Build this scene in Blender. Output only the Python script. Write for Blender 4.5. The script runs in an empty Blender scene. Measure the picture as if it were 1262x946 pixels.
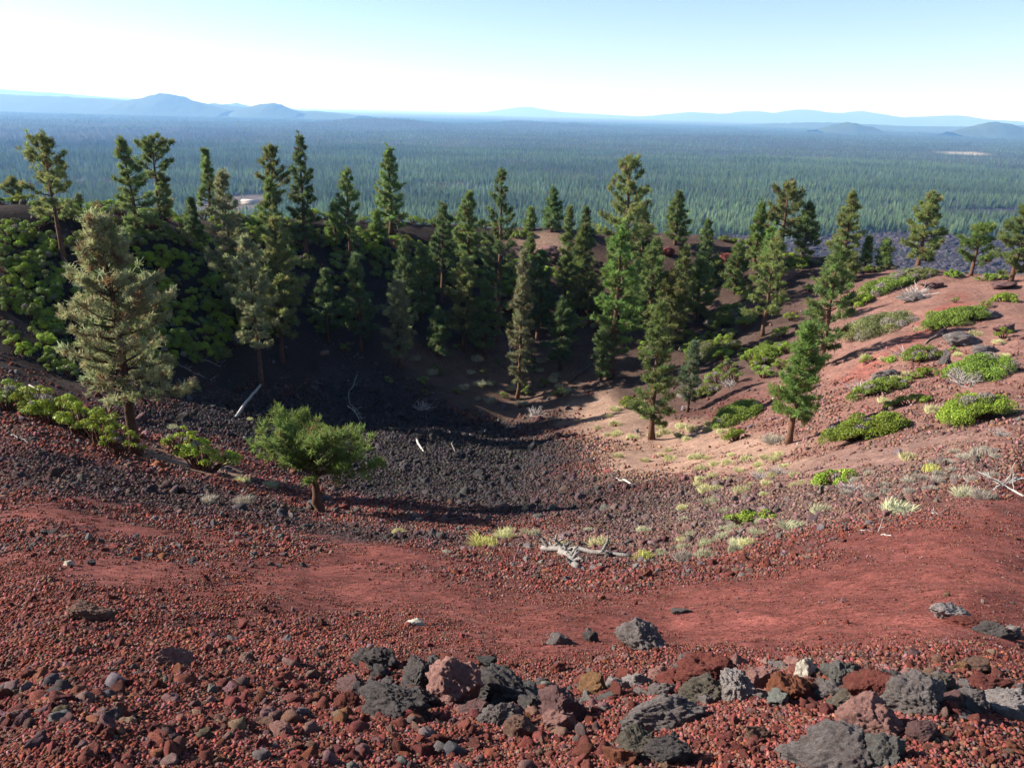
import bpy, bmesh, math, random
import numpy as np
from mathutils import Vector, Matrix
rng = np.random.default_rng(7)
random.seed(7)
SC = bpy.context.scene
COL = SC.collection
# ------------------------------------------------------------------ camera
F = 990.0; PITCH = math.radians(18.75); ROLL = math.radians(1.45)
fw = np.array([0, math.cos(PITCH), -math.sin(PITCH)])
up0 = np.array([0, math.sin(PITCH), math.cos(PITCH)])
rt0 = np.array([1.0, 0, 0])
RT = rt0 * math.cos(ROLL) + up0 * math.sin(ROLL)
UP = up0 * math.cos(ROLL) - rt0 * math.sin(ROLL)
cam = bpy.data.cameras.new('camera')
cam.sensor_width = 36; cam.lens = 36 * F / 1262
cam.clip_start = 0.05; cam.clip_end = 200000
camo = bpy.data.objects.new('camera', cam); COL.objects.link(camo)
M = Matrix.Identity(4)
for i in range(3):
    M[i][0] = RT[i]; M[i][1] = UP[i]; M[i][2] = -fw[i]
camo.matrix_world = M
SC.camera = camo

def ray(u, v):
    d = fw + RT * ((u - 631) / F) + UP * ((473 - v) / F)
    return d
def depth(p): return float(np.dot(np.asarray(p, float), fw))

# ------------------------------------------------------------------ noise
def _h(ix, iy, iz, seed):
    n = (ix.astype(np.int64) * 374761393 + iy.astype(np.int64) * 668265263 + iz.astype(np.int64) * 2147483647 + seed * 974711) & 0xffffffff
    n = ((n ^ (n >> 13)) * 1274126177) & 0xffffffff
    n = ((n ^ (n >> 16)) * 2246822519) & 0xffffffff
    return ((n ^ (n >> 15)) & 0xffffff) / float(0xffffff) * 2 - 1
def vn(x, y, z=None, seed=0):
    x = np.asarray(x, float); y = np.asarray(y, float)
    z = np.zeros_like(x) if z is None else np.asarray(z, float)
    ix, iy, iz = np.floor(x), np.floor(y), np.floor(z)
    fx, fy, fz = x - ix, y - iy, z - iz
    fx = fx*fx*(3-2*fx); fy = fy*fy*(3-2*fy); fz = fz*fz*(3-2*fz)
    r = 0
    for a in (0, 1):
        for b in (0, 1):
            for c in (0, 1):
                w = (fx if a else 1-fx) * (fy if b else 1-fy) * (fz if c else 1-fz)
                r = r + w * _h(ix + a, iy + b, iz + c, seed)
    return r
def fbm(x, y, z=None, oc=4, seed=0):
    r = 0; a = 1.0
    for i in range(oc):
        k = 2.03 ** i
        r = r + a * vn(np.asarray(x)*k, np.asarray(y)*k, None if z is None else np.asarray(z)*k, seed + i*17)
        a *= 0.5
    return r
def sstep(a, b, x):
    t = np.clip((x - a) / (b - a), 0, 1); return t*t*(3-2*t)

# ------------------------------------------------------------------ terrain: a crater bowl seen from its rim
PLAIN = -150.0
COLS = {
 0: [(946,2.0),(850,3.6),(780,5.5),(720,9),(660,14),(600,20),(555,26),(508,32),(480,40),(445,46),(400,48.5),(330,52.5),(250,57)],
 165: [(946,2.0),(850,3.6),(780,5.7),(720,9.5),(660,16),(620,21),(590,26),(560,31),(525,40),(480,48),(400,52.5),(330,56.5),(259,61)],
 400: [(946,2.1),(850,3.7),(780,6),(740,8.5),(700,12.5),(660,19.5),(630,26),(590,36),(540,49),(490,57),(430,62),(340,69.5),(268,76)],
 631: [(946,2.2),(850,3.7),(780,6),(740,8.5),(700,13),(660,21),(620,30),(600,36),(570,46),(530,57),(500,63),(470,67),(400,74.5),(340,80.5),(282,86)],
 850: [(946,2.2),(850,3.7),(780,6),(740,8.5),(700,12.5),(660,19),(620,27),(580,37),(540,48),(500,57),(440,67),(380,76),(310,86),(294,90)],
 1000: [(946,2.2),(850,3.6),(780,5.6),(720,9),(660,15),(620,20.5),(580,27),(540,35),(480,48),(430,58),(380,68),(324,81)],
 1130: [(946,2.2),(850,3.5),(780,5.3),(720,7.8),(660,12),(620,16),(560,23.5),(500,33),(440,45),(390,56),(335,71)],
 1262: [(946,2.1),(850,3.4),(780,5),(700,8.5),(640,12.5),(600,16),(560,20.5),(500,29),(440,40),(390,51),(345,64)],
}
LR = np.linspace(math.log(0.3), math.log(120000), 1500)
RG = np.exp(LR)
def finish(prof):
    rr, zr = prof[-1]
    out = [(0.2, -1.6), (1.1, -1.68)] + prof
    for d, dz in ((3, 0.05), (7, -0.7), (14, -3.5), (28, -11), (60, -29)):
        out.append((rr + d, zr + dz))
    r, z = out[-1]
    while z > PLAIN + 18:
        r += 10; z -= 5.4; out.append((r, z))
    out += [(r + 45, PLAIN + 4), (r + 110, PLAIN), (130000, PLAIN)]
    a = np.array(out)
    zz = np.interp(RG, a[:, 0], a[:, 1])
    k = np.exp(-np.linspace(-2, 2, 13) ** 2); k /= k.sum()
    zp = np.pad(zz, 6, mode='edge')
    return np.convolve(zp, k, 'valid')
prof_az = []; prof_z = []
for u, pts in COLS.items():
    L = []; az = []
    for v, Y in pts:
        d = ray(u, v); p = d * (Y / d[1])
        L.append((math.hypot(p[0], p[1]), p[2])); az.append(math.atan2(p[0], p[1]))
    prof_az.append(float(np.mean(az[-5:]))); prof_z.append(finish(L))
prof_az[0] -= 0.0
first, last = prof_z[0], prof_z[-1]
rimside = finish([(4, -2), (10, -2.6), (25, -4.5), (60, -7.5), (75, -9)])
back = finish([(2, -1.75), (4, -2), (7, -2.4)])
A = [-math.pi, -2.0, -1.35] + [prof_az[0] - 0.2] + prof_az + [prof_az[-1] + 0.2] + [1.35, 2.0, math.pi]
Z = [back, back, rimside, first] + prof_z + [last, rimside, back, back]
NA = 1441
AZG = np.linspace(-math.pi, math.pi, NA)
TAB = np.empty((NA, len(RG)))
Zm = np.array(Z)
for j in range(len(RG)):
    TAB[:, j] = np.interp(AZG, A, Zm[:, j])
k = np.exp(-np.linspace(-2.2, 2.2, 25) ** 2); k /= k.sum()
Tp = np.pad(TAB, ((12, 12), (0, 0)), mode='edge')
TAB = sum(Tp[i:i + NA] * k[i] for i in range(25))

def plain_shape(x, y):
    r = np.hypot(x, y)
    b = 0
    for (bx, by, bh, bw, bd) in BUMPS:
        b = b + bh * np.exp(-(((x - bx) / bw) ** 2 + ((y - by) / bd) ** 2))
    return b + sstep(500, 1500, r) * (2.5 * fbm(x / 420, y / 420, oc=3, seed=5)) - 0.0 * x
BUMPS = []
def on_plain(u, v):
    d = ray(u, v); t = PLAIN / d[2]; return d * t
for (u, v, h, w, dd) in ((470, 156, 62, 520, 500), (690, 157, 36, 700, 600), (635, 155, 30, 320, 400), (710, 156, 34, 160, 300), (560, 156, 22, 900, 500), (905, 172, 25, 500, 300)):
    p = on_plain(u, v); BUMPS.append((p[0], p[1], h, w, dd))

def H(x, y):
    x = np.asarray(x, float); y = np.asarray(y, float)
    r = np.maximum(np.hypot(x, y), 0.31); a = np.arctan2(x, y)
    fa = (a + math.pi) / (2 * math.pi) * (NA - 1); ia = np.clip(fa.astype(int), 0, NA - 2); ta = fa - ia
    fr = (np.log(r) - LR[0]) / (LR[1] - LR[0]); ir = np.clip(fr.astype(int), 0, len(RG) - 2); tr = np.clip(fr - ir, 0, 1)
    z = (TAB[ia, ir]*(1-tr) + TAB[ia, ir+1]*tr)*(1-ta) + (TAB[ia+1, ir]*(1-tr) + TAB[ia+1, ir+1]*tr)*ta
    w = sstep(6, 45, r)
    z = z + w * (0.32 * fbm(x / 5.5, y / 5.5, oc=3, seed=1)) + sstep(55, 90, r) * (1 - sstep(300, 420, r)) * 0.35 * fbm(x / 7, y / 7, oc=3, seed=9)
    z = z + (1 - sstep(30, 60, r)) * 0.05 * fbm(x / 0.9, y / 0.9, oc=2, seed=2) * sstep(1.0, 3.0, r)
    z = z + (1 - sstep(12, 25, r)) * 0.018 * fbm(x / 0.22, y / 0.22, oc=2, seed=3)
    return z + plain_shape(x, y)
TS = np.exp(np.linspace(math.log(1.0), math.log(700), 3500))
def hit(u, v):
    d = ray(u, v); P = TS[:, None] * d
    below = P[:, 2] < H(P[:, 0], P[:, 1])
    if not below.any():
        return on_plain(u, v)
    i = int(np.argmax(below))
    lo, hi = TS[max(i-1, 0)], TS[i]
    for _ in range(18):
        m = (lo + hi) / 2; p = d * m
        if p[2] < float(H(p[0], p[1])): hi = m
        else: lo = m
    return d * hi
def at_range(u, v, Y):
    d = ray(u, v); p = d * (Y / d[1]); p[2] = float(H(p[0], p[1])); return p
def height_to(B, v):      # height above B that reaches picture row v
    k = (473 - v) / F
    b = np.asarray(B, float)
    num = k * np.dot(b, fw) - np.dot(b, UP)
    return num / (UP[2] - k * fw[2])

# ------------------------------------------------------------------ traced outlines on the ground
class Zone:
    def __init__(s, px, soft, far=False):
        s.p = np.array([(on_plain(u, v) if far else hit(u, v))[:2] for u, v in px]); s.soft = soft
    def __call__(s, x, y):
        x = np.asarray(x, float); y = np.asarray(y, float)
        lo = s.p.min(0) - 3*s.soft; hi = s.p.max(0) + 3*s.soft
        out = np.zeros(x.shape)
        sel = (x > lo[0]) & (x < hi[0]) & (y > lo[1]) & (y < hi[1])
        if not sel.any(): return out
        X, Y = x[sel], y[sel]
        ins = np.zeros(X.shape, bool); dm = np.full(X.shape, 1e9)
        n = len(s.p)
        for i in range(n):
            a, b = s.p[i], s.p[(i+1) % n]
            c = ((a[1] > Y) != (b[1] > Y)) & (X < (b[0]-a[0]) * (Y-a[1]) / (b[1]-a[1] + 1e-12) + a[0])
            ins ^= c
            e = b - a; t = np.clip(((X-a[0])*e[0] + (Y-a[1])*e[1]) / (e @ e + 1e-9), 0, 1)
            dm = np.minimum(dm, np.hypot(X-a[0]-t*e[0], Y-a[1]-t*e[1]))
        sd = np.where(ins, dm, -dm) + s.soft * 0.8 * fbm(X / (s.soft*2.2), Y / (s.soft*2.2), oc=3, seed=31)
        out[sel] = sstep(-s.soft, s.soft, sd); return out
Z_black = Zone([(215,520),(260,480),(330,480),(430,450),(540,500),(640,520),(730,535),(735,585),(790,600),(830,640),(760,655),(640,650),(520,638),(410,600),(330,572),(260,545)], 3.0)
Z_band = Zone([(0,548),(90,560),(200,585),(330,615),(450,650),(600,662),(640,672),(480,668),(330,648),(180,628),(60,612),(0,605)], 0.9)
Z_tan = Zone([(690,510),(745,480),(800,500),(850,515),(930,535),(1000,548),(960,575),(860,582),(770,592),(720,575)], 1.6)
Z_tan2 = Zone([(500,440),(600,430),(720,420),(760,470),(700,510),(620,520),(540,490)], 2.5)
Z_tan3 = Zone([(170,548),(230,560),(300,580),(310,592),(240,582),(180,566)], 0.5)
Z_tan4 = Zone([(610,298),(700,287),(730,300),(700,330),(640,320)], 1.5)
Z_sand = Zone([(240,694),(420,682),(560,705),(760,738),(960,712),(1080,682),(1262,618),(1400,600),(1400,830),(1262,835),(1060,800),(840,800),(640,812),(520,765),(380,735),(260,712)], 1.3)
Z_sand2 = Zone([(0,618),(110,634),(200,652),(330,668),(250,668),(120,652),(0,634)], 0.9)
Z_sand3 = Zone([(380,655),(470,668),(560,692),(470,690),(400,676)], 1.0)
Z_sand4 = Zone([(0,690),(200,700),(330,735),(240,745),(100,722),(0,712)], 0.8)
Z_right = Zone([(830,640),(900,560),(960,470),(1000,400),(1050,345),(1330,330),(1330,570),(1130,600),(960,640)], 2.5)
Z_gray = Zone([(960,590),(1010,560),(1100,545),(1180,520),(1225,530),(1160,560),(1080,585),(1000,600)], 1.0)
Z_rtrack = Zone([(1150,385),(1185,362),(1200,375),(1165,405),(1100,440),(1060,470),(1040,465),(1090,435)], 0.9)
Z_grrub = Zone([(740,640),(850,590),(980,590),(1120,570),(1240,545),(1262,575),(1150,620),(1040,640),(930,665),(800,690),(680,690),(600,668)], 1.2)
Z_lava = Zone([(985,296),(1050,286),(1150,286),(1262,300),(1400,310),(1400,352),(1250,352),(1000,330)], 14, True)
Z_lava2 = Zone([(1130,256),(1180,258),(1262,257),(1330,262),(1330,270),(1262,268),(1180,266)], 12, True)
Z_lava3 = Zone([(880,288),(985,292),(1000,330),(860,330)], 14, True)
Z_clear = Zone([(225,254),(255,244),(330,240),(345,256),(300,266),(230,266)], 12, True)
Z_pale1 = Zone([(852,167),(864,166),(874,169),(860,170)], 40, True)
Z_pale2 = Zone([(1150,187.6),(1190,186.6),(1228,189.5),(1205,191.8),(1168,190.2)], 40, True)
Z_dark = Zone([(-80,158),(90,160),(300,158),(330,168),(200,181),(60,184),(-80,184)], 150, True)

# ------------------------------------------------------------------ mesh helpers
class MB:
    def __init__(s): s.v = []; s.t = []; s.q = []; s.c = []; s.n = 0
    def add(s, v, tris=None, quads=None, col=None):
        v = np.asarray(v, np.float32).reshape(-1, 3)
        if tris is not None and len(tris): s.t.append(np.asarray(tris, np.int32).reshape(-1, 3) + s.n)
        if quads is not None and len(quads): s.q.append(np.asarray(quads, np.int32).reshape(-1, 4) + s.n)
        c = np.ones((len(v), 3), np.float32) if col is None else np.broadcast_to(np.asarray(col, np.float32), (len(v), 3))
        s.c.append(c); s.v.append(v); s.n += len(v)
    def mesh(s, name, mat=None, smooth=False):
        me = bpy.data.meshes.new(name)
        v = np.concatenate(s.v) if s.v else np.zeros((0, 3), np.float32)
        t = np.concatenate(s.t) if s.t else np.zeros((0, 3), np.int32)
        q = np.concatenate(s.q) if s.q else np.zeros((0, 4), np.int32)
        me.vertices.add(len(v)); me.vertices.foreach_set('co', v.ravel())
        me.loops.add(t.size + q.size)
        me.loops.foreach_set('vertex_index', np.concatenate([t.ravel(), q.ravel()]).astype(np.int32))
        nf = len(t) + len(q)
        me.polygons.add(nf)
        st = np.concatenate([np.arange(len(t)) * 3, t.size + np.arange(len(q)) * 4]).astype(np.int32)
        me.polygons.foreach_set('loop_start', st)
        me.update(calc_edges=True)
        if smooth: me.polygons.foreach_set('use_smooth', np.ones(nf, bool))
        a = me.attributes.new('col', 'FLOAT_COLOR', 'POINT')
        c = np.concatenate(s.c); a.data.foreach_set('color', np.concatenate([c, np.ones((len(c), 1), np.float32)], 1).ravel())
        if mat: me.materials.append(mat)
        return me
def link(name, data, parent=None, loc=None):
    o = bpy.data.objects.new(name, data); COL.objects.link(o)
    if parent is not None: o.parent = parent
    if loc is not None: o.location = [float(c) for c in loc]
    return o
def thing(name, loc, label, cat, group=None, data=None):
    o = link(name, data, loc=loc)
    o['label'] = label; o['category'] = cat
    if group: o['group'] = group
    return o
def struct(o): o['kind'] = 'structure'; return o
def unit(a): return a / (np.linalg.norm(a, axis=-1, keepdims=True) + 1e-9)
def tube(mb, P, R, n=6, col=None, cap=True, rough=0):
    P = np.asarray(P, float); R = np.asarray(R, float); k = len(P)
    T = unit(np.gradient(P, axis=0)); a = np.array([0, 0, 1.0]) if abs(T[0][2]) < 0.8 else np.array([1.0, 0, 0])
    S = unit(np.cross(T, a)); B = np.cross(T, S)
    th = np.arange(n) * 2 * math.pi / n
    rr = R[:, None] * (1 + (rough * rng.uniform(-1, 1, (k, n)) if rough else 0))
    V = P[:, None] + rr[..., None] * (np.cos(th)[None, :, None] * S[:, None] + np.sin(th)[None, :, None] * B[:, None])
    V = V.reshape(-1, 3); q = []
    for i in range(k - 1):
        for j in range(n):
            q.append((i*n+j, i*n+(j+1) % n, (i+1)*n+(j+1) % n, (i+1)*n+j))
    tr = []
    if cap:
        V = np.concatenate([V, P[:1], P[-1:]]); c0 = k*n; c1 = k*n+1
        for j in range(n):
            tr.append((c0, (j+1) % n, j)); tr.append((c1, (k-1)*n+j, (k-1)*n+(j+1) % n))
    mb.add(V, tr, q, col)

# ------------------------------------------------------------------ materials
def newmat(name):
    m = bpy.data.materials.new(name); m.use_nodes = True
    nt = m.node_tree; nt.nodes.clear()
    return m, nt, nt.nodes.new
def lk(nt, a, b): nt.links.new(a, b)
def leafmat(name, trans=0.3, rough=0.7, var=0.35, hue=0.04):
    m, nt, N = newmat(name)
    out = N('ShaderNodeOutputMaterial'); at = N('ShaderNodeAttribute'); at.attribute_name = 'col'
    oi = N('ShaderNodeObjectInfo'); hs = N('ShaderNodeHueSaturation')
    mr = N('ShaderNodeMapRange'); mr.inputs['To Min'].default_value = 1 - var; mr.inputs['To Max'].default_value = 1 + var
    mh = N('ShaderNodeMapRange'); mh.inputs['To Min'].default_value = 0.5 - hue; mh.inputs['To Max'].default_value = 0.5 + hue
    lk(nt, oi.outputs['Random'], mr.inputs['Value']); lk(nt, mr.outputs['Result'], hs.inputs['Value'])
    lk(nt, oi.outputs['Random'], mh.inputs['Value']); lk(nt, mh.outputs['Result'], hs.inputs['Hue'])
    lk(nt, at.outputs['Color'], hs.inputs['Color'])
    p = N('ShaderNodeBsdfPrincipled'); p.inputs['Roughness'].default_value = rough
    p.inputs['Specular IOR Level'].default_value = 0.25
    t = N('ShaderNodeBsdfTranslucent'); mx = N('ShaderNodeMixShader'); mx.inputs[0].default_value = trans
    lk(nt, hs.outputs['Color'], p.inputs['Base Color']); lk(nt, hs.outputs['Color'], t.inputs['Color'])
    lk(nt, p.outputs[0], mx.inputs[1]); lk(nt, t.outputs[0], mx.inputs[2]); lk(nt, mx.outputs[0], out.inputs[0])
    return m
def roughmat(name, source, scale=6.0, amt=(0.55, 1.45), bump=0.5, bscale=30.0, bdist=0.02, rough=0.95, spots=None):
    """source: 'attr' (col attribute), 'object' (object colour), 'inst' (instancer col)"""
    m, nt, N = newmat(name)
    out = N('ShaderNodeOutputMaterial'); p = N('ShaderNodeBsdfPrincipled'); p.inputs['Roughness'].default_value = rough
    p.inputs['Specular IOR Level'].default_value = 0.15
    tc = N('ShaderNodeTexCoord')
    if source == 'object':
        s = N('ShaderNodeObjectInfo').outputs['Color']
    else:
        a = N('ShaderNodeAttribute'); a.attribute_name = 'col'
        if source == 'inst': a.attribute_type = 'INSTANCER'
        s = a.outputs['Color']
    n1 = N('ShaderNodeTexNoise'); n1.inputs['Scale'].default_value = scale; n1.inputs['Detail'].default_value = 8; n1.inputs['Roughness'].default_value = 0.7
    lk(nt, tc.outputs['Object'], n1.inputs['Vector'])
    mr = N('ShaderNodeMapRange'); mr.inputs['From Min'].default_value = 0.3; mr.inputs['From Max'].default_value = 0.7
    mr.inputs['To Min'].default_value = amt[0]; mr.inputs['To Max'].default_value = amt[1]
    lk(nt, n1.outputs['Fac'], mr.inputs['Value'])
    mu = N('ShaderNodeVectorMath'); mu.operation = 'SCALE'
    lk(nt, s, mu.inputs[0]); lk(nt, mr.outputs['Result'], mu.inputs['Scale'])
    colr = mu.outputs[0]
    if spots:
        n3 = N('ShaderNodeTexNoise'); n3.inputs['Scale'].default_value = scale * 0.8; n3.inputs['Detail'].default_value = 6
        mp = N('ShaderNodeVectorMath'); mp.operation = 'ADD'; mp.inputs[1].default_value = (7, 3, 5)
        lk(nt, tc.outputs['Object'], mp.inputs[0]); lk(nt, mp.outputs[0], n3.inputs['Vector'])
        r3 = N('ShaderNodeMapRange'); r3.inputs['From Min'].default_value = 0.56; r3.inputs['From Max'].default_value = 0.7
        r3.inputs['To Max'].default_value = 0.65
        lk(nt, n3.outputs['Fac'], r3.inputs['Value'])
        mx = N('ShaderNodeMix'); mx.data_type = 'RGBA'; mx.inputs['B'].default_value = (*spots, 1)
        lk(nt, r3.outputs['Result'], mx.inputs['Factor']); lk(nt, colr, mx.inputs['A']); colr = mx.outputs['Result']
    lk(nt, colr, p.inputs['Base Color'])
    n2 = N('ShaderNodeTexNoise'); n2.inputs['Scale'].default_value = bscale; n2.inputs['Detail'].default_value = 6; n2.inputs['Roughness'].default_value = 0.75
    vo = N('ShaderNodeTexVoronoi'); vo.inputs['Scale'].default_value = bscale * 1.3
    lk(nt, tc.outputs['Object'], n2.inputs['Vector']); lk(nt, tc.outputs['Object'], vo.inputs['Vector'])
    ad = N('ShaderNodeMath'); ad.operation = 'MULTIPLY_ADD'; ad.inputs[1].default_value = 0.12
    lk(nt, vo.outputs['Distance'], ad.inputs[0]); lk(nt, n2.outputs['Fac'], ad.inputs[2])
    b = N('ShaderNodeBump'); b.inputs['Strength'].default_value = bump; b.inputs['Distance'].default_value = bdist
    lk(nt, ad.outputs[0], b.inputs['Height']); lk(nt, b.outputs[0], p.inputs['Normal'])
    lk(nt, p.outputs[0], out.inputs[0])
    return m
M_pine = leafmat('pine_needles', 0.5, 0.6, 0.18, 0.012)
M_bush = leafmat('shrub_leaves', 0.22, 0.5, 0.3, 0.014)
M_grass = leafmat('dry_grass_blades', 0.3, 0.8, 0.2, 0.015)
M_bark = roughmat('pine_bark', 'attr', 5.0, (0.45, 1.5), 0.8, 14.0, 0.05)
M_dead = roughmat('weathered_wood', 'attr', 8.0, (0.55, 1.35), 0.6, 26.0, 0.03)
M_rock = roughmat('scoria', 'object', 5.0, (0.6, 1.5), 0.9, 26.0, 0.035, spots=(0.2, 0.085, 0.06))
M_rockg = roughmat('grey_lava', 'object', 5.0, (0.6, 1.5), 0.9, 28.0, 0.035, spots=(0.1, 0.06, 0.05))
M_rub = roughmat('cinder', 'inst', 2.0, (0.6, 1.4), 0.7, 9.0, 0.08)
M_hill = roughmat('forested_hill', 'attr', 0.004, (0.7, 1.3), 0.3, 0.02, 8.0)
def groundmat():
    m, nt, N = newmat('cinder_ground')
    out = N('ShaderNodeOutputMaterial'); p = N('ShaderNodeBsdfPrincipled'); p.inputs['Roughness'].default_value = 0.97
    p.inputs['Specular IOR Level'].default_value = 0.068
    a = N('ShaderNodeAttribute'); a.attribute_name = 'col'
    tc = N('ShaderNodeTexCoord')
    fac = None
    for kind, sc, lo, hi in (('v', 70, 0.6, 1.4), ('v', 24, 0.82, 1.18), ('n', 4.5, 0.6, 1.4), ('n', 0.7, 0.72, 1.28), ('n', 0.12, 0.85, 1.15)):
        if kind == 'v':
            n = N('ShaderNodeTexVoronoi'); n.inputs['Scale'].default_value = sc
            sep = N('ShaderNodeSeparateColor'); lk(nt, n.outputs['Color'], sep.inputs[0]); o = sep.outputs[0]; f0, f1 = 0, 1
        else:
            n = N('ShaderNodeTexNoise'); n.inputs['Scale'].default_value = sc; n.inputs['Detail'].default_value = 7; n.inputs['Roughness'].default_value = 0.68
            o = n.outputs['Fac']; f0, f1 = 0.3, 0.7
        lk(nt, tc.outputs['Object'], n.inputs['Vector'])
        mr = N('ShaderNodeMapRange'); mr.inputs['From Min'].default_value = f0; mr.inputs['From Max'].default_value = f1
        mr.inputs['To Min'].default_value = lo; mr.inputs['To Max'].default_value = hi
        lk(nt, o, mr.inputs['Value'])
        if fac is None: fac = mr.outputs['Result']
        else:
            x = N('ShaderNodeMath'); x.operation = 'MULTIPLY'; lk(nt, fac, x.inputs[0]); lk(nt, mr.outputs['Result'], x.inputs[1]); fac = x.outputs[0]
    mu = N('ShaderNodeVectorMath'); mu.operation = 'SCALE'; lk(nt, a.outputs['Color'], mu.inputs[0]); lk(nt, fac, mu.inputs['Scale'])
    lk(nt, mu.outputs[0], p.inputs['Base Color'])
    v1 = N('ShaderNodeTexVoronoi'); v1.inputs['Scale'].default_value = 38; lk(nt, tc.outputs['Object'], v1.inputs['Vector'])
    v2 = N('ShaderNodeTexNoise'); v2.inputs['Scale'].default_value = 11; v2.inputs['Detail'].default_value = 8; v2.inputs['Roughness'].default_value = 0.75; lk(nt, tc.outputs['Object'], v2.inputs['Vector'])
    s1 = N('ShaderNodeMath'); s1.operation = 'MULTIPLY_ADD'; s1.inputs[1].default_value = -0.35; lk(nt, v1.outputs['Distance'], s1.inputs[0]); lk(nt, v2.outputs['Fac'], s1.inputs[2])
    b = N('ShaderNodeBump'); b.inputs['Strength'].default_value = 0.4; b.inputs['Distance'].default_value = 0.025
    lk(nt, s1.outputs[0], b.inputs['Height']); lk(nt, b.outputs[0], p.inputs['Normal'])
    lk(nt, p.outputs[0], out.inputs[0])
    return m
M_ground = groundmat()

# ------------------------------------------------------------------ ground sheet
def axis_steps(limit, base, g1, mid, g2):
    v = [0.0]
    while v[-1] < limit:
        x = v[-1]; v.append(x + (max(base, g1 * x) if x < mid else g2 * x))
    return np.array(v)
xs = axis_steps(65000, 0.085, 0.0095, 120, 0.035)
ys = axis_steps(66000, 0.085, 0.0085, 125, 0.028)
yb = axis_steps(60000, 0.3, 0.08, 40, 0.3)
X = np.concatenate([-xs[:0:-1], xs]); Y = np.concatenate([-yb[:0:-1], ys])
gx, gy = np.meshgrid(X, Y); gx = gx.ravel(); gy = gy.ravel()
gz = H(gx, gy)
def mixc(c, new, w): return c * (1 - w[:, None]) + np.asarray(new) * w[:, None]
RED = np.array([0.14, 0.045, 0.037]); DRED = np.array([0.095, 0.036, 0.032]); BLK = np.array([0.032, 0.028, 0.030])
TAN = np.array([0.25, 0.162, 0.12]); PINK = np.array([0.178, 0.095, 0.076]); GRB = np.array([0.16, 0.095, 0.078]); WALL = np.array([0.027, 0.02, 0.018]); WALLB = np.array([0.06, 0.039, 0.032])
def soil(x, y, rock=False):
    r = np.hypot(x, y)
    c = np.tile(DRED, (len(x), 1))
    c = mixc(c, RED, sstep(-0.3, 0.9, fbm(x/1.7, y/1.7, oc=4, seed=41)) * 0.6)
    if not rock:
        for zn in (Z_sand, Z_sand2, Z_sand3, Z_sand4): c = mixc(c, RED, zn(x, y))
    c = mixc(c, WALLB, sstep(44, 62, r))  # brown soil, darkened in colour where tree shade dapples the bowl
    c = mixc(c, WALL, sstep(36, 55, r) * sstep(4, -10, x))  # dark cinder litter, deepened so its colour carries the wall's shade
    c = mixc(c, PINK, Z_right(x, y) * 0.9)
    c = mixc(c, GRB, Z_gray(x, y)); c = mixc(c, GRB * 0.8, Z_grrub(x, y) * 0.55)
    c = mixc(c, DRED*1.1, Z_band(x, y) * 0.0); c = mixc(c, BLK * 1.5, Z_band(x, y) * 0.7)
    c = mixc(c, np.array([0.19, 0.07, 0.055]), Z_rtrack(x, y))
    c = mixc(c, TAN * 0.5, Z_tan2(x, y) * 0.6)  # tan floor dulled to stand in for dappled shadow
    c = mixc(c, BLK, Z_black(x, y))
    c = mixc(c, TAN, Z_tan(x, y) * 0.85)
    c = mixc(c, TAN * 0.75, Z_tan3(x, y) * 0.9); c = mixc(c, TAN * 0.8, Z_tan4(x, y))
    pl = sstep(180, 330, r)
    pf = np.array([0.045, 0.042, 0.03])
    c = mixc(c, pf, pl)
    c = mixc(c, np.array([0.034, 0.026, 0.032]), np.maximum(np.maximum(Z_lava(x, y), Z_lava2(x, y)), Z_lava3(x, y)))
    c = mixc(c, np.array([0.3, 0.25, 0.2]), np.maximum(Z_pale1(x, y), Z_pale2(x, y)))
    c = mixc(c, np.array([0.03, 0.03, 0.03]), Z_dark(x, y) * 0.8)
    c = mixc(c, np.array([0.13, 0.1, 0.085]), Z_clear(x, y) * 0.8)
    return c
mb = MB()
nx, ny = len(X), len(Y)
I = np.arange(nx * ny).reshape(ny, nx)
q = np.stack([I[:-1, :-1], I[:-1, 1:], I[1:, 1:], I[1:, :-1]], -1).reshape(-1, 4)
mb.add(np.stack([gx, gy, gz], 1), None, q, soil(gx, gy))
struct(link('ground', mb.mesh('ground', M_ground, True)))

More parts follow.
